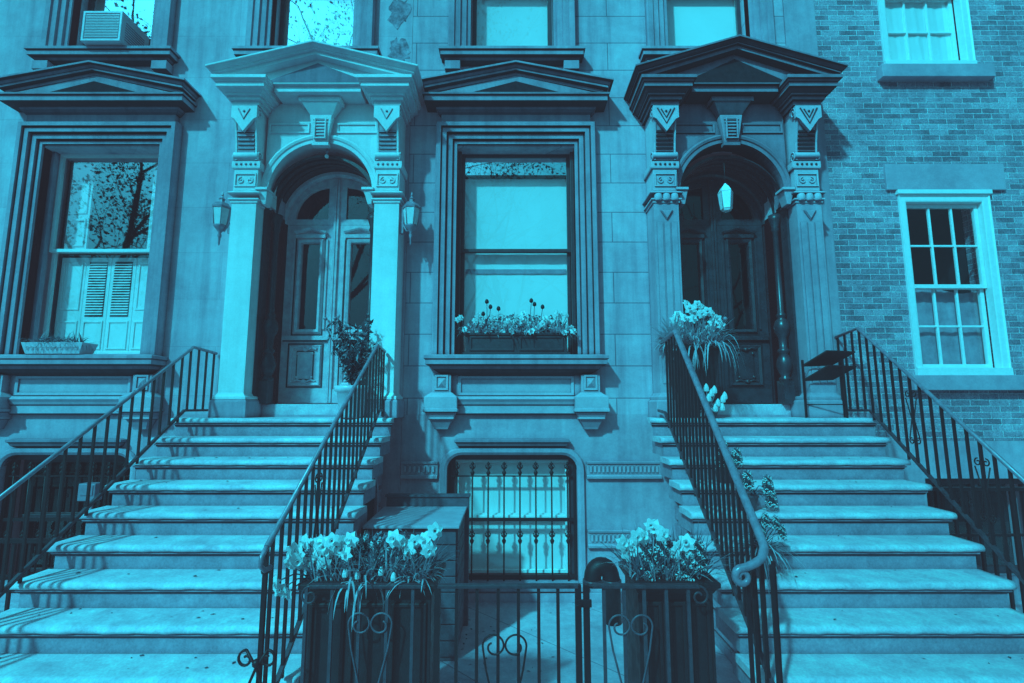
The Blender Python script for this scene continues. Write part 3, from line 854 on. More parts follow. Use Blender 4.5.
# cracked, spalled stucco patches near the house line
rng = random.Random(5)
SPALL = stone('spalled_stone', .24, big=.6, fine=.4, bump=1.0, coarse=9, finesc=30)
for (cx, cz, w_, h_) in ((-1.37, 6.78, .15, .22), (-1.36, 6.25, .14, .2)):
    sp = MB()
    ring_ = [(cx+w_*(.6+.5*rng.random())*math.cos(t/26*2*math.pi), cz+h_*(.6+.5*rng.random())*math.sin(t/26*2*math.pi)) for t in range(26)]
    sp.prism(ring_, -.004, -.001)
    link('spalled_patch', sp, SPALL, h1)

# ---- brick house
mb = MB()
panel_with_holes(mb, XB2+.004, XR, 1.65, ZTOP, .012, WT, [(4.47, 5.52, 2.36, 4.45), (4.47, 5.56, 6.04, 8.0), (7.6, 8.65, 2.36, 4.45), (7.6, 8.65, 6.04, 8.0)])
link('brick_wall', mb, 'brick', h3)
mb = MB(); panel_with_holes(mb, XB2+.004, XR, -.3, 1.648, .002, WT, [(4.45, 5.65, .25, 1.25)]); link('basement_wall', mb, 'base', h3)
bk = MB(); bk.box(XB2+.02, XR-.02, WT+1.6, WT+8, -.3, ZTOP); bk.box(XB2+.02, XR-.02, WT, WT+8, ZTOP-.05, ZTOP+.02); link('rear_mass', bk, 'interior', h3)
def brick_window(x0, x1, z0, z1, zm, low_curtain, pale):
    fr = MB()
    fr.casing(x0+.085, x1-.085, z0+.085, z1-.085, [(0, .09), (0, .0), (.015, -.004), (.07, -.004), (.078, -.016), (.086, -.016), (.086, .08)])
    fr.box(x0, x1, -.03, .09, z0, z0+.084)
    w = link('window', fr, 'frame_white', h3, .003)
    glazing(w, x0+.088, x1-.088, z0+.088, z1-.088, zm, .06, 'frame_white', .045, 'glass_win' if pale else 'glass_dark', None, (3, 2))
    room(w, x0, x1, z0, z1, .37, 1.2)
    b = MB(); nn = 60
    zz1 = (zm if low_curtain else z1-.05); yc = .14 if pale else .20
    rows = [[(x0+.06+(x1-x0-.12)*i/nn, yc+.004*math.sin(i*.55+k*.2)+.003*math.sin(i*1.3+k), z0+.05+(zz1-z0-.05)*k/8+(.05*math.sin(i*.1) if k == 8 else 0)) for i in range(nn+1)] for k in range(9)]
    b.grid(rows, 0, True); link('curtain', b, 'blind' if pale else 'curtain', w)
    s = MB(); s.box(x0-.10, x1+.14, -.09, .10, z0-.165, z0-.002); link('sill', s, 'lintel', w, .006)
    if z1 < 5:
        s = MB(); s.box(x0-.13, x1+.20, -.02, .10, z1+.055, z1+.37); link('lintel', s, 'lintel', w, .004)
        s = MB(); s.box(x0-.02, x1+.02, -.035, .05, z1+.002, z1+.053); link('head_moulding', s, 'frame_white', w, .004)
brick_window(4.47, 5.52, 2.36, 4.45, 3.38, True, False)
brick_window(4.47, 5.56, 6.04, 8.0, 7.05, False, True)
brick_window(7.6, 8.65, 2.36, 4.45, 3.38, True, False)
brick_window(7.6, 8.65, 6.04, 8.0, 7.05, False, True)
fr = MB(); panel_with_holes(fr, 4.455, 5.645, .255, 1.245, .08, .14, [(4.52, 5.02, .32, 1.18), (5.08, 5.58, .32, 1.18)]); wn = link('window', fr, 'frame_dark', h3)
g = MB(); g.add([(4.5, .112, .3), (5.6, .112, .3), (5.6, .112, 1.2), (4.5, .112, 1.2)], [(0,1,2,3)]); link('glass', g, 'glass_dark', wn); room(wn, 4.45, 5.65, .25, 1.25, .37, 1.2)

# ------------------------------------------------------------------ stoops
NSTEP = 11
def step_y(k): return -.48-.245*k
def step_z(k): return LAND-.178*k
rngs = random.Random(11)
def stoop(name, label, xl, xr, inset):
    t = thing(name, label, 'stoop', ((xl(0)+xr(0))/2, -1.5, 0), 'stone stoops')
    for k in range(NSTEP):
        a, b_ = xl(k), xr(k); yf = step_y(k); z = step_z(k)
        back = .0 if k == 0 else step_y(k-1)+.035
        mb = MB()
        # riser block (goes back under the next step)
        zb = max(0.002, z-.178+.0005)
        tp = .16 if k == 0 else 0      # the landing narrows towards the portico
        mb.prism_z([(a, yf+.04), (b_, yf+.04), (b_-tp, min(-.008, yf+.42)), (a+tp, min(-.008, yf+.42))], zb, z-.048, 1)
        if yf+.42 < -.02: mb.box(a+inset, b_-inset, yf+.4205, -.008, zb, z-.048, 1)
        # cove under the nosing; its recess strips coloured dark as painted shadow
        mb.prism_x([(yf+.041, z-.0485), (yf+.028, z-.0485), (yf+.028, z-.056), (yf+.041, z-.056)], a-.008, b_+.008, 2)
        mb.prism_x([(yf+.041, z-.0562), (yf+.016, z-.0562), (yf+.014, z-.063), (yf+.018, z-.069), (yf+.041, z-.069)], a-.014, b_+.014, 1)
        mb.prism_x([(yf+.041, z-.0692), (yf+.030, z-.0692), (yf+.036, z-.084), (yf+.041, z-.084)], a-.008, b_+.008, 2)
        # rounded worn tread with slight irregularities along its edge
        n = 46
        prof = [(.0, -.048), (-.006, -.044), (-.011, -.033), (-.012, -.023), (-.006, -.009), (.008, -.001), (.03, .001)]
        rows = []
        seedk = rngs.uniform(0, 50)
        for i in range(n+1):
            x = a-.035+(b_-a+.07)*i/n
            wv = .0025*math.sin(i*.9+seedk)+.0018*math.sin(i*2.3+seedk*2)
            wear = -.005*math.exp(-((i/n-.5)/.22)**2)
            row = [(x, yf+.05, z-.048)]
            row += [(x, yf+.002+py+wv, z+pz+(wear if pz > -.03 else 0)+wv*.3) for py, pz in prof]
            row += [(x, yf+.12, z+.001+wear*.6), (x+tp*(1-2*i/n), (back if k else -.002)-.001, z+.001)]
            rows.append(row)
        mb.grid(rows, 0, True)
        for rw in (rows[0], rows[-1]):
            mb.add(rw+[(rw[-1][0], rw[-1][1], z-.048)], [tuple(range(len(rw)+1))], 0)
        yb = back if k else -.002
        mb.add([(a-.035, yf+.05, z-.048), (b_+.035, yf+.05, z-.048), (b_+.035-tp, yb, z-.048), (a-.035+tp, yb, z-.048)], [(0,1,2,3)], 2)  # tread underside coloured dark, painted nosing shadow
        if k == 0:
            pass
        s_ = link('step', mb, ['tread', 'riser', 'recess_shade'], t)
    return t
st1 = stoop('stoop', 'wide brownstone stoop leading up to the white portico', lambda k: -3.375, lambda k: -1.255 if k else -1.215, .14)
st2 = stoop('stoop', 'wide brownstone stoop with potted flowers leading up to the dark portico', lambda k: 1.44 if k else 1.41, lambda k: 3.575-.03*k if k else 3.64, .30)
# arched hatch below the left stoop
mb = MB(); x = -1.394
ys, z0h, zs_, r = -.62, .05, 1.10, .26
pl = [(ys-r, z0h), (ys+r, z0h)]+[(ys+r*math.cos(math.pi*i/14), zs_+r*math.sin(math.pi*i/14)) for i in range(15)]
mb.prism_x(pl, x, x+.012)
hd = link('under_stoop_door', mb, 'interior', st1)
mb = MB()
rows = []
for o, xx in ((0, x+.012), (0, x+.045), (.05, x+.045), (.06, x+.03), (.06, x)):
    rows.append([(xx, ys-r-o, z0h)]+[(xx, ys-(r+o)*math.cos(math.pi*i/14), zs_+(r+o)*math.sin(math.pi*i/14)) for i in range(15)]+[(xx, ys+r+o, z0h)])
mb.grid(rows); link('arch_surround', mb, 'trim', hd)

# ------------------------------------------------------------------ railings
def lerp(a, b, t): return a+(b-a)*t
def along(path, y):
    for p, q in zip(path, path[1:]):
        lo, hi = min(p[1], q[1]), max(p[1], q[1])
        if lo-1e-6 <= y <= hi+1e-6 and hi > lo:
            t = (y-p[1])/(q[1]-p[1]); return tuple(lerp(p[i], q[i], t) for i in range(3))
    e = path[-1] if abs(path[-1][1]-y) < abs(path[0][1]-y) else path[0]
    return e
def railing(label, top, bot, spacing, volute=0, scroll_idx=(), rail='handrail', vside=1):
    t = thing('stair_railing', label, 'railing', (top[-1][0], top[-1][1], 0), 'iron railings of the two stoops')
    mb = MB(); pts = list(top)
    if volute:
        # handrail sweeps down, forward and curls outward into a volute
        e = Vector(top[-1]); pv = []
        R1 = .10*volute
        d0 = (Vector(top[-1])-Vector(top[-2])).normalized()
        pts = list(top)+[tuple(e+d0*.05), tuple(e+d0*.09+Vector((vside*-.01, -.01, -.0)))]
        b0 = Vector(pts[-1])
        path2 = [b0+Vector((-.035, -.035, -.045)), b0+Vector((-.08, -.05, -.065)), b0+Vector((-.13, -.05, -.085))]
        cx, cz = b0.x-.150, b0.z-.135
        sp_ = []
        for i in range(1, 23):
            a_ = math.pi*.5+2*math.pi*1.3*i/22; r_ = .048-.034*i/22
            sp_.append((cx+r_*math.cos(a_), b0.y-.05, cz+r_*math.sin(a_)))
        pts += [tuple(p) for p in path2]+sp_
    mb.tube(pts, ([.025]*(len(pts)-25)+[.024-.015*i/24 for i in range(25)]) if volute else .0165, 10)
    hr = link('handrail', mb, rail, t)
    mb = MB(); mb.tube(bot, .012, 4, square=True); link('bottom_rail', mb, 'iron_worn' , t)
    y = top[0][1]-.03; yend = top[-1][1]; i = 0; x = 0
    while y > yend+.03 and i < 60:
        p, q = along(top, y), along(bot, y)
        b = MB()
        if i in scroll_idx:
            b.tube([(p[0], y, p[2]-.01), (q[0], y, q[2])], .009, square=True)
            hgt = p[2]-q[2]
            for f_ in (.78, .25):
                zc = lerp(q[2], p[2], f_)
                for s in (-1, 1):
                    sp_ = spiral(y+s*.032, zc, .030, .008, math.pi/2 if s > 0 else math.pi/2, -s*1.15, 16)
                    b.tube([(p[0], a_, z_) for a_, z_ in sp_], .005, 6)
            for s in (-1, 1):
                b.tube([(p[0], y+s*.06, lerp(q[2], p[2], .74)), (p[0], y+s*.012, lerp(q[2], p[2], .5)), (p[0], y+s*.055, lerp(q[2], p[2], .28))], .005, 6)
        else:
            b.tube([(p[0], y, p[2]-.01), (q[0], y, q[2]-(.0 if i % 4 else .06))], .0085, square=True)
        link('baluster', b, 'iron', t)
        y -= spacing; i += 1
    # newel post
    e = top[-1]
    for dx, dy in (((0, 0), (.0, .0))[:1]):
        pass
    nb = MB(); zb = max(0, step_z(min(9, max(0, round((-.48-e[1])/.245)))))
    nb.tube([(e[0], e[1], e[2]), (e[0], e[1], zb)], .011, square=True)
    nb.ball((e[0], e[1], e[2]-.12), .024, 0, 8, 6)
    link('newel', nb, 'iron', t)
    return t

# left stoop, outer rail
railing('iron railing on the outer side of the white portico stoop, running off the left edge',
        [(-3.27, -.03, 2.60), (-3.30, -.38, 2.63), (-3.38, -2.90, .92)], [(-3.27, -.03, 1.98), (-3.30, -.45, 1.98), (-3.38, -2.90, .20)], .118)
r2 = railing('iron railing between the white portico stoop and the flower planter box',
        [(-1.33, -.33, 2.59), (-1.32, -.66, 2.62), (-1.31, -2.74, 1.28)], [(-1.33, -.33, 1.98), (-1.32, -.52, 1.98), (-1.31, -2.80, .30)], .105, scroll_idx=(16,))
# cross curls at the foot of the newel
mb = MB()
for s in (-1, 1):
    sp_ = spiral(-1.31+s*.055, .74, .045, .012, math.pi/2, -s*1.1, 16)
    mb.tube([(a_, -2.78, z_) for a_, z_ in sp_], .007, 6)
    mb.tube([(-1.31+s*.055, -2.78, .785), (-1.31, -2.78, .70), (-1.31+s*.06, -2.78, .55), (-1.31+s*.09, -2.78, .45)], .008, 6)
mb.ball((-1.31, -2.78, .72), .022, 0, 8, 6)
link('scroll', mb, 'iron', r2)
mb = MB(); mb.tube([(-1.31, -2.74, 1.28), (-1.31, -2.79, 1.245), (-1.31, -2.80, 1.20), (-1.30, -2.77, 1.17), (-1.28, -2.74, 1.18)], .014, 8); link('rail_curl', mb, 'handrail', r2)
railing('iron railing with broad worn handrail ending in a volute beside the potted flowers',
        [(1.49, -.70, 2.66), (1.49, -1.02, 2.70), (1.42, -2.54, 1.30)], [(1.49, -.40, 1.98), (1.49, -.62, 1.96), (1.42, -2.95, .22)], .085, volute=1)
railing('iron railing on the outer side of the dark portico stoop before the brick house',
        [(3.60, -.02, 2.78), (3.60, -.38, 2.83), (3.34, -2.80, 1.01)], [(3.60, -.02, 1.98), (3.60, -.46, 1.98), (3.34, -2.85, .25)], .115, scroll_idx=(9, 15))
# lower uprights clustered at the foot of the third railing
rr3 = [o for o in C.objects if o.name.startswith('stair_railing')][2]
for i, (x, y) in enumerate(((1.30, -2.62), (1.36, -2.56), (1.43, -2.64), (1.47, -2.58))):
    b = MB(); b.tube([(x, y, .02+.0*i), (x, y, 1.16)], .009, square=True); link('newel_bar', b, 'iron', rr3)

# ------------------------------------------------------------------ front fence and gate
FY = -2.65
def heart(mb, xc, zc, s=1.35, y=FY-.012):
    for q in (-1, 1):
        pts = [(xc, zc-.36*s), (xc+q*.035*s, zc-.24*s), (xc+q*.073*s, zc-.09*s)]
        n_ = 30
        for i in range(n_+1):
            a = -.25+(2*math.pi+1.3)*i/n_
            r_ = .042 if a < math.pi else .042-.030*(a-math.pi)/(math.pi+1.05)
            pts.append((xc+q*(.045+r_*math.cos(a))*s, zc+r_*math.sin(a)*s))
        mb.tube([(x, y, z) for x, z in pts], .0055, 6)
def fence_panel(label, x0, x1, bars, hearts, name='iron_fence', curl=0, top=1.055, cat='fence'):
    t = thing(name, label, cat, ((x0+x1)/2, FY, 0))
    mb = MB(); mb.box(x0, x1, FY-.02, FY+.02, top-.012, top+.006)
    if curl:
        xe = x0 if curl < 0 else x1
        sp_ = spiral(xe+curl*.0, top-.055, .052, .012, math.pi/2, curl*-1.2 if curl > 0 else 1.2, 22)
        mb.tube([(a_, FY-.004, z_) for a_, z_ in sp_], .007, 6)
    link('top_rail', mb, 'iron_worn', t, .003)
    mb = MB(); mb.box(x0, x1, FY-.012, FY+.012, .10, .125); link('bottom_rail', mb, 'iron', t)
    for x in bars:
        b = MB(); b.tube([(x, FY, .05), (x, FY, top-.012)], .0085, square=True); link('bar', b, 'pot_dark' if curl else 'iron', t)
    for hx, hz in hearts:
        b = MB(); heart(b, hx, hz); link('heart_scroll', b, 'scroll_iron' if curl else 'iron', t)
    return t
fence_panel('low iron fence panel in front of the left planter, with a heart scroll', -1.10, -.47, [-1.12, -.98, -.83, -.68, -.54], [(-.765, .86)], curl=-1)
gate = fence_panel('low iron gate with a heart scroll in front of the barred basement window', -.405, .36, [-.30, -.19, -.075, .035, .145, .25], [(-.04, .75)], 'iron_gate', cat='gate')
for x in (-.405, .36, .405):
    b = MB(); b.tube([(x, FY, .0), (x, FY, 1.06)], .016, square=True); link('post', b, 'iron', gate)
b = MB(); b.box(.345, .43, FY-.028, FY-.017, .95, .99); b.tube([(.37, FY-.03, .97), (.37, FY-.05, .97), (.34, FY-.055, .97)], .006, 6); link('latch', b, 'iron', gate, .003)
fence_panel('low iron fence panel in front of the right planter, with a heart scroll', .44, 1.02, [.50, .61, .72, .84, .96], [(.64, .85)], curl=1)

# areaway fences beyond the stoops
def area_fence(label, x0, x1, y, top, n, bend=None):
    t = thing('areaway_fence', label, 'fence', ((x0+x1)/2, y, 0), 'areaway fences at the outer sides')
    mb = MB(); mb.box(x0, x1, y-.022, y+.022, top-.02, top+.012); mb.box(x0, x1, y-.012, y+.012, top-.40, top-.38); mb.box(x0, x1, y-.012, y+.012, .12, .145); link('rails', mb, 'iron', t)
    for i in range(n):
        x = x0+.03+(x1-x0-.06)*i/(n-1)
        b = MB(); b.tube([(x, y, .02), (x, y, top-.02)], .011, square=True)
        if i % 6 == 3:
            for s in (-1, 1):
                b.tube([(a_, y-.012, z_) for a_, z_ in spiral(x+s*.036, top-.12, .034, .008, math.pi/2, -s*1.2, 16)], .006, 6)
        link('bar', b, 'iron', t)
area_fence('dark iron areaway fence between the right stoop and the brick house', 3.62, 5.6, -1.03, 1.31, 20)
area_fence('dark iron areaway fence in front of the left basement window, low behind the railing', -6.6, -3.42, -1.2, .92, 24)

window_grille('black iron spear-topped grille over the bright middle basement window', 0.0)
window_grille('black iron grille over the dark basement window at the left edge', -4.80)

# ------------------------------------------------------------------ small things
def air_conditioner():
    t = thing('air_conditioner', 'white boxy window air conditioner on the upper left sill', 'air conditioner', (-4.78, -.1, 6.22))
    x0, x1, y0, y1, z0, z1 = -5.0, -4.54, -.22, .20, 6.218, 6.60
    mb = MB(); mb.box(x0, x1, y0, y1, z0, z1); mb.frame(x0+.03, x1-.03, z0+.03, z1-.03, [(-.0, y0-.001), (.0, y0-.012), (.03, y0-.012), (.03, y0)])
    link('case', mb, 'ac', t, .006)
    g = MB(); g.box(x0+.035, x1-.035, y0-.004, y0-.001, z0+.035, z1-.035)
    for i in range(15):
        z = z0+.05+i*.02; g.box(x0+.036, x1-.036, y0-.010, y0-.004, z, z+.008, 1)
    link('grille', g, ['ac_grille', 'ac'], t)
    g = MB()
    for i in range(8): g.box(x1, x1+.003, y0+.05, y1-.08, z0+.06+i*.03, z0+.072+i*.03)
    link('side_vent', g, 'ac_grille', t)
air_conditioner()

def wall_lantern(label, x, side):
    t = thing('wall_lantern', label, 'lantern', (x, -.20, 3.85), 'wall lanterns on the white portico')
    y = -.26; z = 4.0
    K = 1.35
    b = MB(); xi = x-side*.10
    b.box(xi-.02, xi+.015, y+.0, y+.06, 3.90, 4.20)
    b.tube([(xi, y, 4.02), (x-side*.05, y, 3.92), (x, y, 3.93), (x, y, 4.0)], .009, 8)
    b.lathe(x, y, [(.004, 3.76), (.010, 3.78), (.012, 3.84), (.022, 3.87), (.014, 3.90), (.04, 3.94), (.05*K, 3.97), (.05*K, 3.985)], 12)
    link('bracket', b, 'lantern_metal', t)
    g = MB(); g.lathe(x, y, [(.050*K, 3.986), (.068*K, 4.17)], 6, 0, False); link('glass', g, 'frosted', t)
    c = MB()
    c.lathe(x, y, [(.075*K, 4.172), (.078*K, 4.19), (.05*K, 4.235), (.03, 4.25), (.028, 4.275), (.036, 4.285), (.016, 4.305), (.010, 4.32), (.014, 4.335), (.003, 4.37)], 6, 0, False)
    for k in range(6):
        a = 2*math.pi*k/6
        c.tube([(x+.052*K*math.cos(a), y+.052*K*math.sin(a), 3.985), (x+.07*K*math.cos(a), y+.07*K*math.sin(a), 4.172)], .005, 5)
    link('cap', c, 'lantern_metal', t)
wall_lantern('small metal wall lantern on the left side of the white portico', PX1-1.045, -1)
wall_lantern('small metal wall lantern on the right side of the white portico', PX1+1.045, 1)

t = thing('hanging_lantern', 'white glass lantern hanging in the arch of the dark portico', 'lantern', (2.39, -.2, 4.2))
x, y = 2.44, -.08
b = MB(); b.tube([(x, y, 4.54), (x, y, 4.86)], .003, 6); link('chain', b, 'frame_dark', t)
b = MB(); b.lathe(x, y, [(.088, 4.445), (.055, 4.50), (.02, 4.535), (.012, 4.55)], 5, 0, False); b.lathe(x, y, [(.045, 4.222), (.055, 4.235), (.060, 4.246)], 5, 0, False)
link('cap', b, 'lamp_white', t)
b = MB(); b.lathe(x, y, [(.066, 4.247), (.084, 4.444)], 5, 0, False); link('glass', b, 'lamp_white', t)
b = MB()
for k in range(5):
    a = 2*math.pi*k/5; b.tube([(x+.066*math.cos(a), y+.066*math.sin(a), 4.247), (x+.084*math.cos(a), y+.084*math.sin(a), 4.444)], .005, 5)
link('frame', b, 'lantern_metal', t)
t = thing('ceiling_bulb', 'small bare bulb under the keystone of the white portico', 'lamp', (PX1, -.30, 4.72))
b = MB(); b.lathe(PX1+.03, -.12, [(.004, 4.96), (.014, 4.92), (.014, 4.88)], 8); link('socket', b, 'lantern_metal', t)
b = MB(); b.ball((PX1+.03, -.12, 4.86), .024); link('bulb', b, 'lamp_white', t)

# vent pipe
t = thing('vent_pipe', 'thick dark gooseneck vent pipe standing on the areaway beside the barred window', 'pipe', (.9, -.5, 0))
b = MB(); y = -.52
pp = [(.97, y, .0), (.97, y, .38)]+[(.875+.088*math.cos(a), y, .40+.11*math.sin(a)) for a in [i*math.pi/12 for i in range(13)]]+[(.787, y, .33)]
b.tube([(p[0]-.02, p[1], p[2]) for p in pp], .082, 18); link('pipe', b, 'iron', t)
b = MB()
for x_ in (.95, .765): b.lathe(x_, y, [(.085, .35), (.092, .355), (.092, .385), (.085, .39)], 16)
link('collar', b, 'iron_worn', t)

# bin enclosure with sloping lid
t = thing('bin_enclosure', 'weathered board bin enclosure with a pale sloping lid beside the barred window', 'bin store', (-.8, -1.0, 0))
x0, x1 = -1.20, -.46
b = MB(); b.box(x0, x1, -1.24, -.62, 0, 1.03); link('body', b, 'box_wood', t, .006)
b = MB()
for i in range(8):
    z = .04+i*.123; b.box(x1+.001, x1+.013, -1.23, -.63, z, z+.113); b.box(x0, x1, -1.254, -1.241, z, z+.113)
link('side_boards', b, 'box_wood', t, .003)
b = MB(); b.hexa([(x0-.02, -1.29, 1.032), (x1+.03, -1.29, 1.032), (x1+.03, -.60, 1.05), (x0-.02, -.60, 1.05), (x0-.02, -1.29, 1.055), (x1+.03, -1.29, 1.055), (x1+.03, -.60, 1.075), (x0-.02, -.60, 1.075)])
link('lid', b, 'lid', t, .004)
b = MB(); b.box(x0, x1+.05, -.595, -.55, 0, 1.16); b.box(x0-.01, x1+.06, -.61, -.53, 1.161, 1.185); link('back_board', b, 'box_wood', t, .005)

# two-tier stand on the right landing
t = thing('plant_stand', 'dark two-tier metal stand on the landing beside the dark portico', 'stand', (3.05, -.5, LAND))
b = MB()
def tri(dz):
    q = [(3.01, -.34, 2.43), (3.20, -.47, 2.575), (3.50, -.46, 2.565), (3.32, -.35, 2.44)]
    b.hexa([(x, y, z+dz) for x, y, z in q]+[(x, y, z+dz+.014) for x, y, z in q])
tri(0); tri(-.15); link('shelves', b, 'iron', t)
for (x, y) in ((3.02, -.345), (3.36, -.46), (3.41, -.345)):
    b = MB(); b.tube([(x, y, LAND), (x, y, 2.50)], .009, square=True); link('leg', b, 'iron', t)
b = MB(); b.tube([(3.02, -.345, 2.04), (3.36, -.46, 2.04)], .006, 6); b.tube([(3.36, -.46, 2.04), (3.41, -.345, 2.04)], .006, 6); link('brace', b, 'iron', t)

# window boxes
def flowerbed(par, x0, x1, y0, y1, z, seed, nblade, hmin, hmax, wid, mat, droop=(.4, 1.6), name='leaves', spread=.5):
    rnd = random.Random(seed); mb = MB()
    for i in range(nblade):
        x, y = rnd.uniform(x0, x1), rnd.uniform(y0, y1)
        cx = (x-(x0+x1)/2)/max(.01, (x1-x0)/2)
        d = (rnd.uniform(-spread, spread)+cx*spread*.6, rnd.uniform(-spread, spread)-.15, 1)
        blade(mb, (x, y, z), d, rnd.uniform(hmin, hmax), wid*rnd.uniform(.7, 1.3), rnd.uniform(*droop), 5, 0, rnd)
    return link(name, mb, mat, par)

def bushy(par, c, r, seed, n, size, mat, name='foliage'):
    rnd = random.Random(seed); mb = MB()
    for i in range(n):
        u = Vector((rnd.gauss(0, 1), rnd.gauss(0, 1), rnd.gauss(0, 1))).normalized()*rnd.uniform(.35, 1)**.6
        p = (c[0]+u.x*r[0], c[1]+u.y*r[1], c[2]+u.z*r[2])
        leaflet(mb, p, u+Vector((rnd.uniform(-.6, .6), rnd.uniform(-.6, .6), rnd.uniform(-.2, .8))), size*rnd.uniform(.6, 1.3), rnd)
    return link(name, mb, mat, par)

def flower(par, head, base, s, seed, kind='daffodil'):
    rnd = random.Random(seed); st = MB()
    h, b0 = Vector(head), Vector(base); mid = (h+b0)/2+Vector((rnd.uniform(-.02, .02), rnd.uniform(-.02, .02), .03))
    mb = MB()
    if kind == 'daffodil':
        daffodil(mb, h, (rnd.uniform(-.7, .7), -1, rnd.uniform(-.25, .35)), s, rnd)
        mats = ['petal', 'petal']
    elif kind == 'tulip':
        mb.lathe(h.x, h.y, [(s*.2, h.z-s*.7), (s*.55, h.z-s*.5), (s*.62, h.z), (s*.42, h.z+s*.55), (s*.1, h.z+s*.75)], 8); mats = ['petal_dark', 'petal_dark']
    elif kind == 'white_tulip':
        mb.lathe(h.x, h.y, [(s*.15, h.z-s*.7), (s*.48, h.z-s*.5), (s*.52, h.z), (s*.36, h.z+s*.55), (s*.06, h.z+s*.95)], 7, 0, False); mats = ['petal', 'petal']
    else:   # hyacinth spike
        for i in range(46):
            z = h.z-s*1.6+s*2.4*i/46; a = i*2.4; rr = s*.55*(1-.45*max(0, i/46-.5)*2)
            c = Vector((h.x+rr*math.cos(a), h.y+rr*math.sin(a), z))
            d = Vector((math.cos(a), math.sin(a), .2))
            u = d.orthogonal().normalized(); w = d.cross(u)
            for k in range(5):
                t = k*2*math.pi/5; e = u*math.cos(t)+w*math.sin(t); e2 = u*math.cos(t+.6)+w*math.sin(t+.6)
                mb.add([c, c+e*s*.30+d*s*.12, c+e2*s*.26+d*s*.14], [(0,1,2)], 0 if (i+k) % 5 < 2 else 1)
        mb.ball((h.x, h.y, h.z-s*.4), s*.5, 1, 8, 6, 2.2)
        mats = ['petal', 'leaf_dark']
    o = link('flower', mb, mats, par)
    st.tube([tuple(b0), tuple(mid), tuple(h-Vector((0, 0, s*.4 if kind != 'daffodil' else 0)))], .004, 5)
    link('stem', st, 'leaf', par)
    return o

# middle window box
t = thing('window_box', 'dark panelled window box with white flowers and tall dark tulips on the middle sill', 'planter', (.045, -.1, 2.58))
b = MB(); xa, xb = -.50, .60
b.box(xa, xb, -.13, .06, 2.60, 2.79); b.box(xa-.02, xb+.02, -.15, .07, 2.791, 2.815)
for q in range(2):
    a = xa+.03+q*.54; b.frame(a+.03, a+.47, 2.64, 2.76, [(0, -.131), (0, -.142), (.02, -.142), (.022, -.131)])
b.box(xa-.03, xb+.03, -.16, .08, 2.577, 2.598)
link('box', b, 'frame_dark', t, .003)
flowerbed(t, xa+.02, xb-.02, -.11, .04, 2.80, 3, 210, .12, .28, .02, 'leaf', (.6, 2.0))
flowerbed(t, xa-.02, xb+.02, -.15, -.03, 2.81, 4, 170, .10, .24, .022, 'leaf_pale', (.8, 2.6), 'pale_leaves')
bushy(t, (.05, -.07, 2.88), (.62, .10, .09), 7, 560, .045, 'leaf_pale', 'pale_foliage')
bushy(t, (.05, -.05, 2.92), (.56, .09, .12), 8, 520, .045, 'leaf', 'foliage')
rnd = random.Random(21)
for i in range(40):
    x = -.58+1.26*i/39+rnd.uniform(-.02, .02); z = 2.87+rnd.uniform(-.08, .17)
    flower(t, (x, -.15+rnd.uniform(-.03, .05), z), (x*.95, -.05, 2.80), rnd.uniform(.03, .048), 100+i, 'daffodil')
for px_, zz in ((-.28, 3.20), (-.24, 3.14), (-.15, 3.12), (.215, 3.21), (.25, 3.17), (.34, 3.14), (-.32, 3.06), (.43, 3.02)):
    flower(t, (px_, -.06, zz-.02), (px_*.97, -.05, 2.82), .036, int(zz*100), 'tulip')

# left window box
t = thing('window_box', 'small pale patterned window box with dry straggly grass on the left sill', 'planter', (-4.9, -.12, 2.58))
b = MB(); b.hexa([(-5.20, -.22, 2.578), (-4.62, -.22, 2.578), (-4.62, -.05, 2.578), (-5.20, -.05, 2.578), (-5.24, -.24, 2.70), (-4.58, -.24, 2.70), (-4.58, -.03, 2.70), (-5.24, -.03, 2.70)])
for i in range(11):
    x = -5.17+i*.052
    b.tube([(a_, -.238, z_) for a_, z_ in spiral(x, 2.64, .022, .006, 0, 1.2, 10)], .004, 5)
link('box', b, 'pot_pale', t, .004)
flowerbed(t, -5.16, -4.66, -.2, -.08, 2.69, 31, 190, .10, .26, .007, 'straw', (1.0, 4.0), 'dry_grass', .9)
flowerbed(t, -5.16, -4.64, -.2, -.08, 2.69, 32, 150, .08, .2, .011, 'leaf_dark', (.5, 4.0), 'leaves', .9)
bushy(t, (-4.92, -.17, 2.72), (.26, .08, .05), 33, 260, .035, 'leaf', 'foliage')

# potted shrub on the left landing
t = thing('potted_shrub', 'leafy shrub in a pale pot on the landing by the white portico door', 'potted plant', (-1.62, -.45, LAND))
b = MB(); b.lathe(-1.63, -.40, [(.11, LAND+.002), (.12, LAND+.02), (.15, LAND+.26), (.175, LAND+.27), (.18, LAND+.32), (.16, LAND+.325)], 20); link('pot', b, 'pot_pale', t)
rnd = random.Random(9); b = MB(); lf = MB(); lf2 = MB()
for i in range(34):
    a = rnd.uniform(0, 6.28); tilt = rnd.uniform(.05, .42); L_ = rnd.uniform(.28, .72)
    p = Vector((-1.63, -.40, LAND+.32)); d = Vector((math.cos(a)*tilt, math.sin(a)*tilt, 1)).normalized(); pts = [tuple(p)]
    for k in range(6):
        d = (d+Vector((rnd.uniform(-.14, .14), rnd.uniform(-.14, .14), -.05))).normalized(); p = p+d*L_/6; pts.append(tuple(p))
        for q in range(7):
            dd = Vector((rnd.uniform(-1, 1), rnd.uniform(-1, 1), rnd.uniform(-.5, .8)))
            leaflet(lf if rnd.random() < .75 else lf2, p+dd*.02, dd, rnd.uniform(.04, .085), rnd, 0, .38)
    b.tube(pts, .004, 5)
link('stems', b, 'bark', t); link('leaves', lf, 'leaf_dark', t); link('pale_leaves', lf2, 'leaf_pale', t)

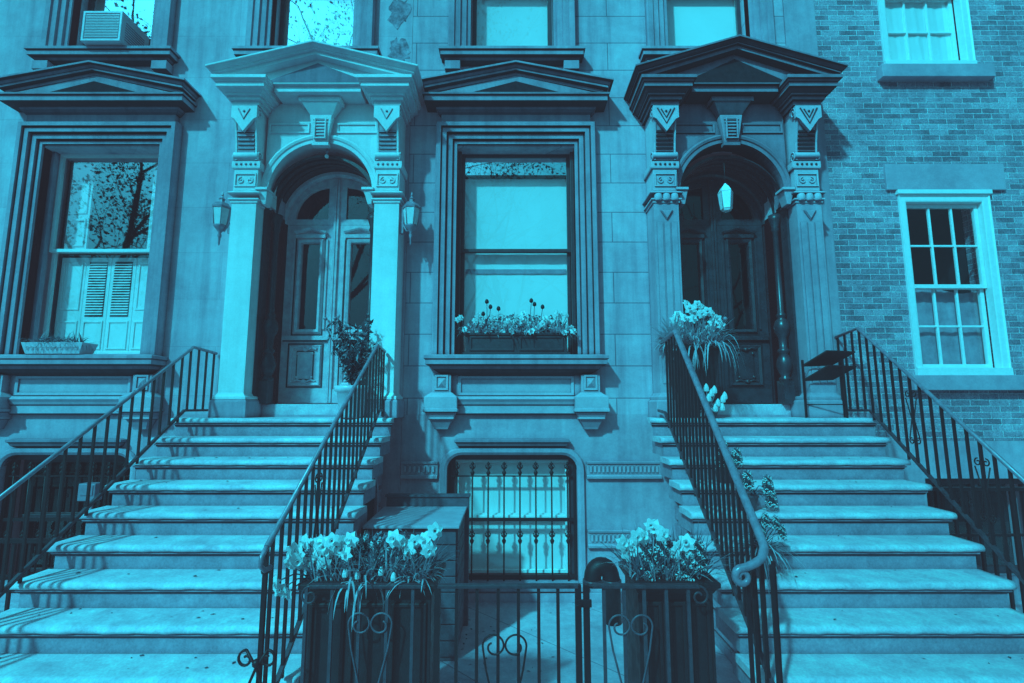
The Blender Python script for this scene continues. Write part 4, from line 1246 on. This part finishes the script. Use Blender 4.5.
# tall planters behind the fence
def tall_planter(label, x0, x1, y0, y1, seed):
    t = thing('tall_planter', label, 'planter', ((x0+x1)/2, (y0+y1)/2, 0))
    b = MB()
    b.box(x0+.02, x1-.02, y0+.02, y1-.02, 0, 1.02)
    n = 3
    for i in range(n):
        a = x0+.03+i*(x1-x0-.06)/n; b.frame(a+.035, a+(x1-x0-.06)/n-.035, .15, .92, [(0, y0+.019), (0, y0+.005), (.02, y0+.005), (.024, y0+.019)])
    link('box', b, 'box_dark', t, .005)
    b = MB(); b.cornice(x0+.03, x1-.03, y0+.03, y1, [(0, .97), (.012, .98), (.03, 1.01), (.045, 1.02), (.045, 1.045), (.03, 1.05)]); link('rim', b, 'box_dark', t, .003)
    return t
tp1 = tall_planter('wide dark planter box full of daffodils and hyacinths behind the left fence panel', -1.17, -.43, -2.60, -2.22, 1)
zz = 1.05
flowerbed(tp1, -1.15, -.46, -2.58, -2.28, zz, 41, 420, .12, .26, .014, 'leaf', (.2, 1.5))
flowerbed(tp1, -1.12, -.48, -2.58, -2.4, zz, 42, 230, .12, .26, .012, 'leaf_pale', (.2, 1.5), 'pale_leaves')
flowerbed(tp1, -.90, -.74, -2.66, -2.60, zz+.015, 43, 16, .16, .26, .013, 'leaf_pale', (3.5, 6.0), 'trailing_leaves', .3)
flowerbed(tp1, -.62, -.48, -2.60, -2.45, zz, 44, 46, .12, .25, .012, 'leaf_pale', (1.0, 3.5), 'arching_leaves', .8)
bushy(tp1, (-.80, -2.42, 1.13), (.36, .15, .12), 45, 900, .035, 'leaf_dark', 'foliage')
bushy(tp1, (-.72, -2.38, 1.18), (.20, .12, .10), 46, 300, .03, 'petal_mid', 'small_blossom')
heads = [(-1.24,1.21),(-1.19,1.25),(-1.14,1.20),(-1.10,1.25),(-1.06,1.20),(-.98,1.21),(-1.02,1.27),(-1.21,1.16),(-.96,1.17),(-.64,1.24),(-.57,1.24),(-.50,1.27),(-.47,1.22),(-1.21,1.19),(-1.16,1.22),(-1.12,1.17),(-1.08,1.23),(-1.03,1.18),(-1.0,1.24),(-.94,1.20),(-.92,1.27),(-1.18,1.14),(-1.25,1.15),(-.68,1.27),(-.60,1.20),(-.44,1.32),(-.90,1.15),(-1.06,1.14)]
for i, (x, z) in enumerate(heads):
    rnd = random.Random(i+60)
    flower(tp1, (x, -2.55+rnd.uniform(-.04, .08), z), (x*.55-.80*.45, -2.42, zz), rnd.uniform(.042, .058), 200+i)
for i, (x, z) in enumerate([(-.88, 1.22), (-.80, 1.20), (-.74, 1.16), (-.84, 1.14), (-.94, 1.16)]): flower(tp1, (x, -2.46, z), (x, -2.40, zz), .06, 300+i, 'hyacinth')
for i, (x, z) in enumerate([(-.93, 1.10), (-.73, 1.11), (-.86, 1.09), (-.66, 1.08)]): flower(tp1, (x, -2.60, z), (x, -2.5, zz), .032, 320+i, 'white_tulip')
# a few heads flopped over the left end
for i, (x, z) in enumerate([(-1.28, 1.02), (-1.24, 1.0), (-1.31, 1.06)]): flower(tp1, (x, -2.62, z), (-1.12, -2.5, zz), .04, 340+i)

tp2 = tall_planter('narrow dark planter box with pale daffodils behind the right fence panel', .69, 1.15, -2.58, -2.20, 2)
flowerbed(tp2, .70, 1.14, -2.56, -2.25, zz, 51, 330, .14, .28, .014, 'leaf', (.2, 1.5))
flowerbed(tp2, .68, 1.0, -2.58, -2.3, zz, 52, 150, .14, .28, .013, 'leaf_pale', (.2, 1.5), 'pale_leaves')
bushy(tp2, (.92, -2.40, 1.13), (.22, .14, .11), 53, 600, .035, 'leaf_dark', 'foliage')
for i, (x, z) in enumerate([(.64,1.24),(.67,1.18),(.72,1.28),(.76,1.27),(.84,1.31),(.87,1.29),(.82,1.33),(.95,1.22),(.99,1.20),(1.0,1.25),(.93,1.18),(1.02,1.16),(.70,1.21),(.97,1.15)]):
    rnd = random.Random(i+80)
    flower(tp2, (x, -2.50+rnd.uniform(-.05, .06), z), (x*.7+.92*.3, -2.42, zz), rnd.uniform(.042, .06), 400+i)
for i, (x, z) in enumerate([(1.07, 1.19), (.77, 1.16), (.86, 1.19), (.98, 1.14), (1.02, 1.12), (.80, 1.12)]): flower(tp2, (x, -2.52, z), (x, -2.42, zz), .068, 430+i, 'hyacinth')

# pots on the right stoop
G = 'flower pots down the right stoop'
t = thing('flower_pot', 'tall dark square pot with daffodils at the top of the dark portico stoop', 'planter', (1.86, -.45, LAND), G)
b = MB(); z0 = LAND+.003
b.hexa([(1.70, -.44, z0), (2.02, -.44, z0), (2.02, -.14, z0), (1.70, -.14, z0), (1.62, -.50, 2.60), (2.10, -.50, 2.60), (2.10, -.10, 2.60), (1.62, -.10, 2.60)])
b.box(1.60, 2.12, -.52, -.08, 2.601, 2.645); link('pot', b, 'box_dark', t, .005)
flowerbed(t, 1.64, 2.08, -.50, -.3, 2.64, 61, 380, .20, .40, .02, 'leaf_pale', (.2, 2.4), 'leaves', .5)
flowerbed(t, 1.78, 2.14, -.54, -.46, 2.65, 62, 44, .26, .46, .018, 'leaf_pale', (3.0, 6.0), 'trailing_leaves', .35)
flowerbed(t, 1.64, 2.08, -.48, -.14, 2.64, 63, 150, .12, .28, .014, 'leaf_dark', (.4, 2.2), 'dark_leaves', .6)
for i, (x, z) in enumerate([(1.54,2.92),(1.60,2.98),(1.66,2.94),(1.73,3.03),(1.70,3.09),(1.80,3.0),(1.84,3.08),(1.90,3.05),(1.88,2.98),(1.95,3.0),(2.06,3.0),(2.02,2.90),(2.09,2.93),(2.12,2.86),(2.0,2.84),(1.62,2.87),(1.76,2.93)]):
    rnd = random.Random(i+5); x = 1.88+(x-1.83)*.78; z = z-.03; flower(t, (x, -.52+rnd.uniform(-.06, .06), z), (x*.6+1.86*.4, -.32, 2.64), rnd.uniform(.042, .06), 500+i)
t = thing('flower_pot', 'small dark pot of white tulips at the edge of the right landing', 'planter', (1.98, -.42, LAND), G)
z0 = LAND+.003; b = MB(); b.lathe(2.0, -.44, [(.05, z0), (.055, z0+.01), (.075, z0+.07), (.08, z0+.075), (.08, z0+.09)], 16)
link('pot', b, 'pot_dark', t)
flowerbed(t, 1.95, 2.05, -.49, -.40, z0+.08, 71, 44, .10, .22, .022, 'leaf_pale', (.4, 2.6), 'leaves', .7)
for i, (x, z) in enumerate([(1.94,2.20),(1.99,2.15),(2.02,2.18),(1.96,2.10),(2.10,2.09),(2.05,2.05),(2.12,2.12),(1.93,2.06),(2.02,2.0),(2.09,2.01)]):
    flower(t, (x, -.52, z), (2.0, -.44, z0+.08), .052, 520+i, 'white_tulip')
def hy_pot(label, x, y, k, heads, seed):
    t = thing('flower_pot', label, 'planter', (x, y, step_z(k)), G)
    z0 = step_z(k)+.003; b = MB(); b.lathe(x, y, [(.06, z0), (.065, z0+.01), (.085, z0+.10), (.09, z0+.105), (.09, z0+.12)], 16); link('pot', b, 'pot_dark', t)
    flowerbed(t, x-.05, x+.05, y-.05, y+.05, z0+.11, seed, 30, .10, .22, .02, 'leaf', (.6, 2.6), 'leaves', .9)
    for i, (dx, z) in enumerate(heads): flower(t, (x+dx, y-.07, z0+z), (x+dx*.3, y, z0+.11), .062, seed+i, 'hyacinth')
hy_pot('small pot of leaning hyacinths on a middle step of the right stoop', 1.84, -1.10, 3, [(-.03, .30), (.08, .24), (.03, .20), (-.06, .22)], 81)
hy_pot('small pot with a drooping hyacinth on the step below the leaning hyacinths', 1.90, -1.36, 4, [(.14, .22), (-.02, .26), (.16, .12)], 87)
t = thing('flower_pot', 'dark round pot of arching grassy leaves low on the right stoop beside the volute', 'planter', (1.78, -1.83, step_z(6)), G)
z0 = step_z(6)+.003; b = MB(); b.lathe(1.76, -1.83, [(.06, z0), (.07, z0+.01), (.09, z0+.16), (.10, z0+.165), (.10, z0+.19)], 18); link('pot', b, 'pot_dark', t)
flowerbed(t, 1.72, 1.81, -1.88, -1.78, z0+.18, 91, 90, .18, .36, .011, 'leaf_pale', (1.6, 5.0), 'leaves', .9)
flowerbed(t, 1.72, 1.81, -1.88, -1.78, z0+.18, 92, 60, .15, .30, .012, 'leaf_dark', (.5, 3.0), 'dark_leaves', .8)
for i, (x, z) in enumerate([(.03, .40), (-.06, .36), (.10, .38), (.14, .32), (.0, .32)]): flower(t, (1.76+x, -1.87, z0+z), (1.76, -1.83, z0+.18), .04, 600+i, 'hyacinth')

# white meter box on the left basement wall
t = thing('meter_box', 'small white utility box on the basement wall behind the left railing', 'meter box', (-4.42, -.1, 1.05))
b = MB(); b.box(-4.53, -4.35, -.16, -.05, 1.04, 1.22); link('case', b, 'ac_grille', t, .01)
b = MB(); b.box(-4.50, -4.37, -.168, -.161, 1.10, 1.20); link('dial', b, 'ac_grille', t, .003)
b = MB(); b.tube([(-4.43, -.09, 1.02), (-4.43, -.09, .1)], .014, 8); link('conduit', b, 'ac_grille', t)

# dry scraps and specks lying on treads and paving
rl = random.Random(77); mb = MB()
for i in range(150):
    q = rl.random()
    if q < .75:
        k = rl.randint(2, 9); x = rl.uniform(-3.3, -1.35) if rl.random() < .6 else rl.uniform(1.5, 3.3)
        y = step_y(k)+rl.uniform(.09, .26); z = step_z(k)+.003
    else: x, y, z = rl.uniform(-.45, .65), rl.uniform(-2.5, -.3), .003
    a = rl.uniform(0, 6.28); r_ = rl.uniform(.003, .011)
    mb.add([(x+r_*math.cos(a+t_)*(1 if j % 2 else 1.9), y+r_*math.sin(a+t_)*(1 if j % 2 else 1.9), z+(.004 if j == 1 else 0)) for j, t_ in enumerate((0, 1.5, 3.1, 4.6))], [(0,1,2,3)])
tag(link('leaf_litter', mb, 'straw'), 'scattered dry leaf scraps on the steps and paving', 'litter', kind='stuff')
M['straw_dark'] = leafmat('dark_scrap', .08, .4); bpy.data.objects['leaf_litter'].data.materials[0] = M['straw_dark']

# ------------------------------------------------------------------ ground
mb = MB(); mb.add([(-60, -3.4, 0), (60, -3.4, 0), (60, .3, 0), (-60, .3, 0)], [(0,1,2,3)]); tag(link('paving', mb, 'paving'), kind='structure')
mb = MB(); mb.add([(-60, -8.5, .0), (60, -8.5, .0), (60, -3.4, .0), (-60, -3.4, .0)], [(0,1,2,3)]); mb.box(-60, 60, -8.65, -8.5, -.2, .0); tag(link('pavement', mb, 'ground'), kind='structure')
mb = MB(); mb.add([(-400, -400, -.14), (400, -400, -.14), (400, 400, -.14), (-400, 400, -.14)], [(0,1,2,3)]); tag(link('ground', mb, 'asphalt'), kind='structure')

# ------------------------------------------------------------------ street trees across the road, seen mirrored in the panes
def bare_tree(x, y, h, seed, leafy=0):
    rnd = random.Random(seed); tr = MB(); br = MB()
    def grow(p, d, L_, r, lvl):
        pts = [tuple(p)]; rad = [r]; n = 4
        for k in range(n):
            d = (d+Vector((rnd.uniform(-.16, .16), rnd.uniform(-.16, .16), rnd.uniform(-.02, .08)))).normalized()
            p = p+d*L_/n; pts.append(tuple(p)); rad.append(r*(1-.4*(k+1)/n))
            if lvl < 5 and k >= 1:
                for q in range(1 if lvl else 2):
                    a = rnd.uniform(0, 6.28); sdv = d.orthogonal().normalized(); sdv.rotate(__import__('mathutils').Quaternion(d, a))
                    grow(p, (d*.75+sdv*rnd.uniform(.5, .9)).normalized(), L_*rnd.uniform(.55, .75), rad[-1]*.6, lvl+1)
        (tr if lvl == 0 else br).tube(pts, rad, 6 if lvl < 2 else 3)
    grow(Vector((x, y, -.14)), Vector((0, 0, 1)), h*.5, .22, 0)
    t = thing('street_tree', 'leafing street tree mirrored in the upper left panes' if leafy else 'bare branching street tree mirrored in the window panes', 'tree', (x, y, -.14), 'leafing street trees mirrored in the panes' if leafy else 'bare street trees mirrored in the windows')
    link('trunk', tr, 'bark', t); link('crown', br, 'bark', t)
    if leafy:
        lm = MB(); vs = br.v
        for i in range(leafy):
            p = Vector(rnd.choice(vs))+Vector((rnd.gauss(0, .25), rnd.gauss(0, .25), rnd.gauss(0, .25)))
            leaflet(lm, p, (rnd.uniform(-1, 1), rnd.uniform(-1, 1), rnd.uniform(-1, 1)), rnd.uniform(.12, .3), rnd, 0, .6)
        link('leaves', lm, 'leaf_dark', t)
bare_tree(.6, -22, 20, 1); bare_tree(-3.4, -23.0, 18, 2); bare_tree(4.6, -24, 19, 4); bare_tree(12, -23, 20, 15); bare_tree(-17, -24, 15, 7); bare_tree(-10.6, -22, 32, 9, 3500); bare_tree(-24.5, -22, 17, 12, 4500); bare_tree(-23, -22, 32, 13, 6000)

# ------------------------------------------------------------------ light
EL, AZ = R(40), R(34)
trav = Vector((math.sin(AZ)*math.cos(EL), math.cos(AZ)*math.cos(EL), -math.sin(EL)))
sd = bpy.data.lights.new('sun', 'SUN'); sd.energy = 4.85; sd.angle = R(2.4); sd.color = (.041, .72, .926)
so = bpy.data.objects.new('sun', sd); C.objects.link(so); so.rotation_euler = trav.to_track_quat('-Z', 'Y').to_euler(); so.location = (-10, -15, 15)
w = bpy.data.worlds.new('World'); sc.world = w; w.use_nodes = True; nt = w.node_tree
bg = nt.nodes['Background']; sky = N(nt, 'ShaderNodeTexSky', sky_type='NISHITA'); sky.sun_disc = False
sky.sun_elevation = EL; sky.sun_rotation = math.atan2(-trav.x, -trav.y); sky.air_density = 1.2; sky.dust_density = 7.0
bw = N(nt, 'ShaderNodeRGBToBW'); nt.links.new(sky.outputs[0], bw.inputs[0])
mx = N(nt, 'ShaderNodeMix', data_type='RGBA', blend_type='MULTIPLY'); mx.inputs[0].default_value = 1
nt.links.new(bw.outputs[0], mx.inputs[6]); mx.inputs[7].default_value = (.058, .70, 1.04, 1)
nt.links.new(mx.outputs[2], bg.inputs[0]); bg.inputs[1].default_value = .07

# ------------------------------------------------------------------ camera
cd = bpy.data.cameras.new('camera'); cd.sensor_width = 36; cd.lens = 36*500/1024; cd.clip_start = .05; cd.clip_end = 2000
co = bpy.data.objects.new('camera', cd); C.objects.link(co); co.location = (0, -5.53, 2.03)
co.rotation_euler = (R(90)+math.atan(64/500), 0, 0)
sc.camera = co
sc.cycles.diffuse_bounces = 2; sc.cycles.transparent_max_bounces = 12
sc.view_settings.view_transform = 'Standard'; sc.view_settings.look = 'None'; sc.view_settings.exposure = 0
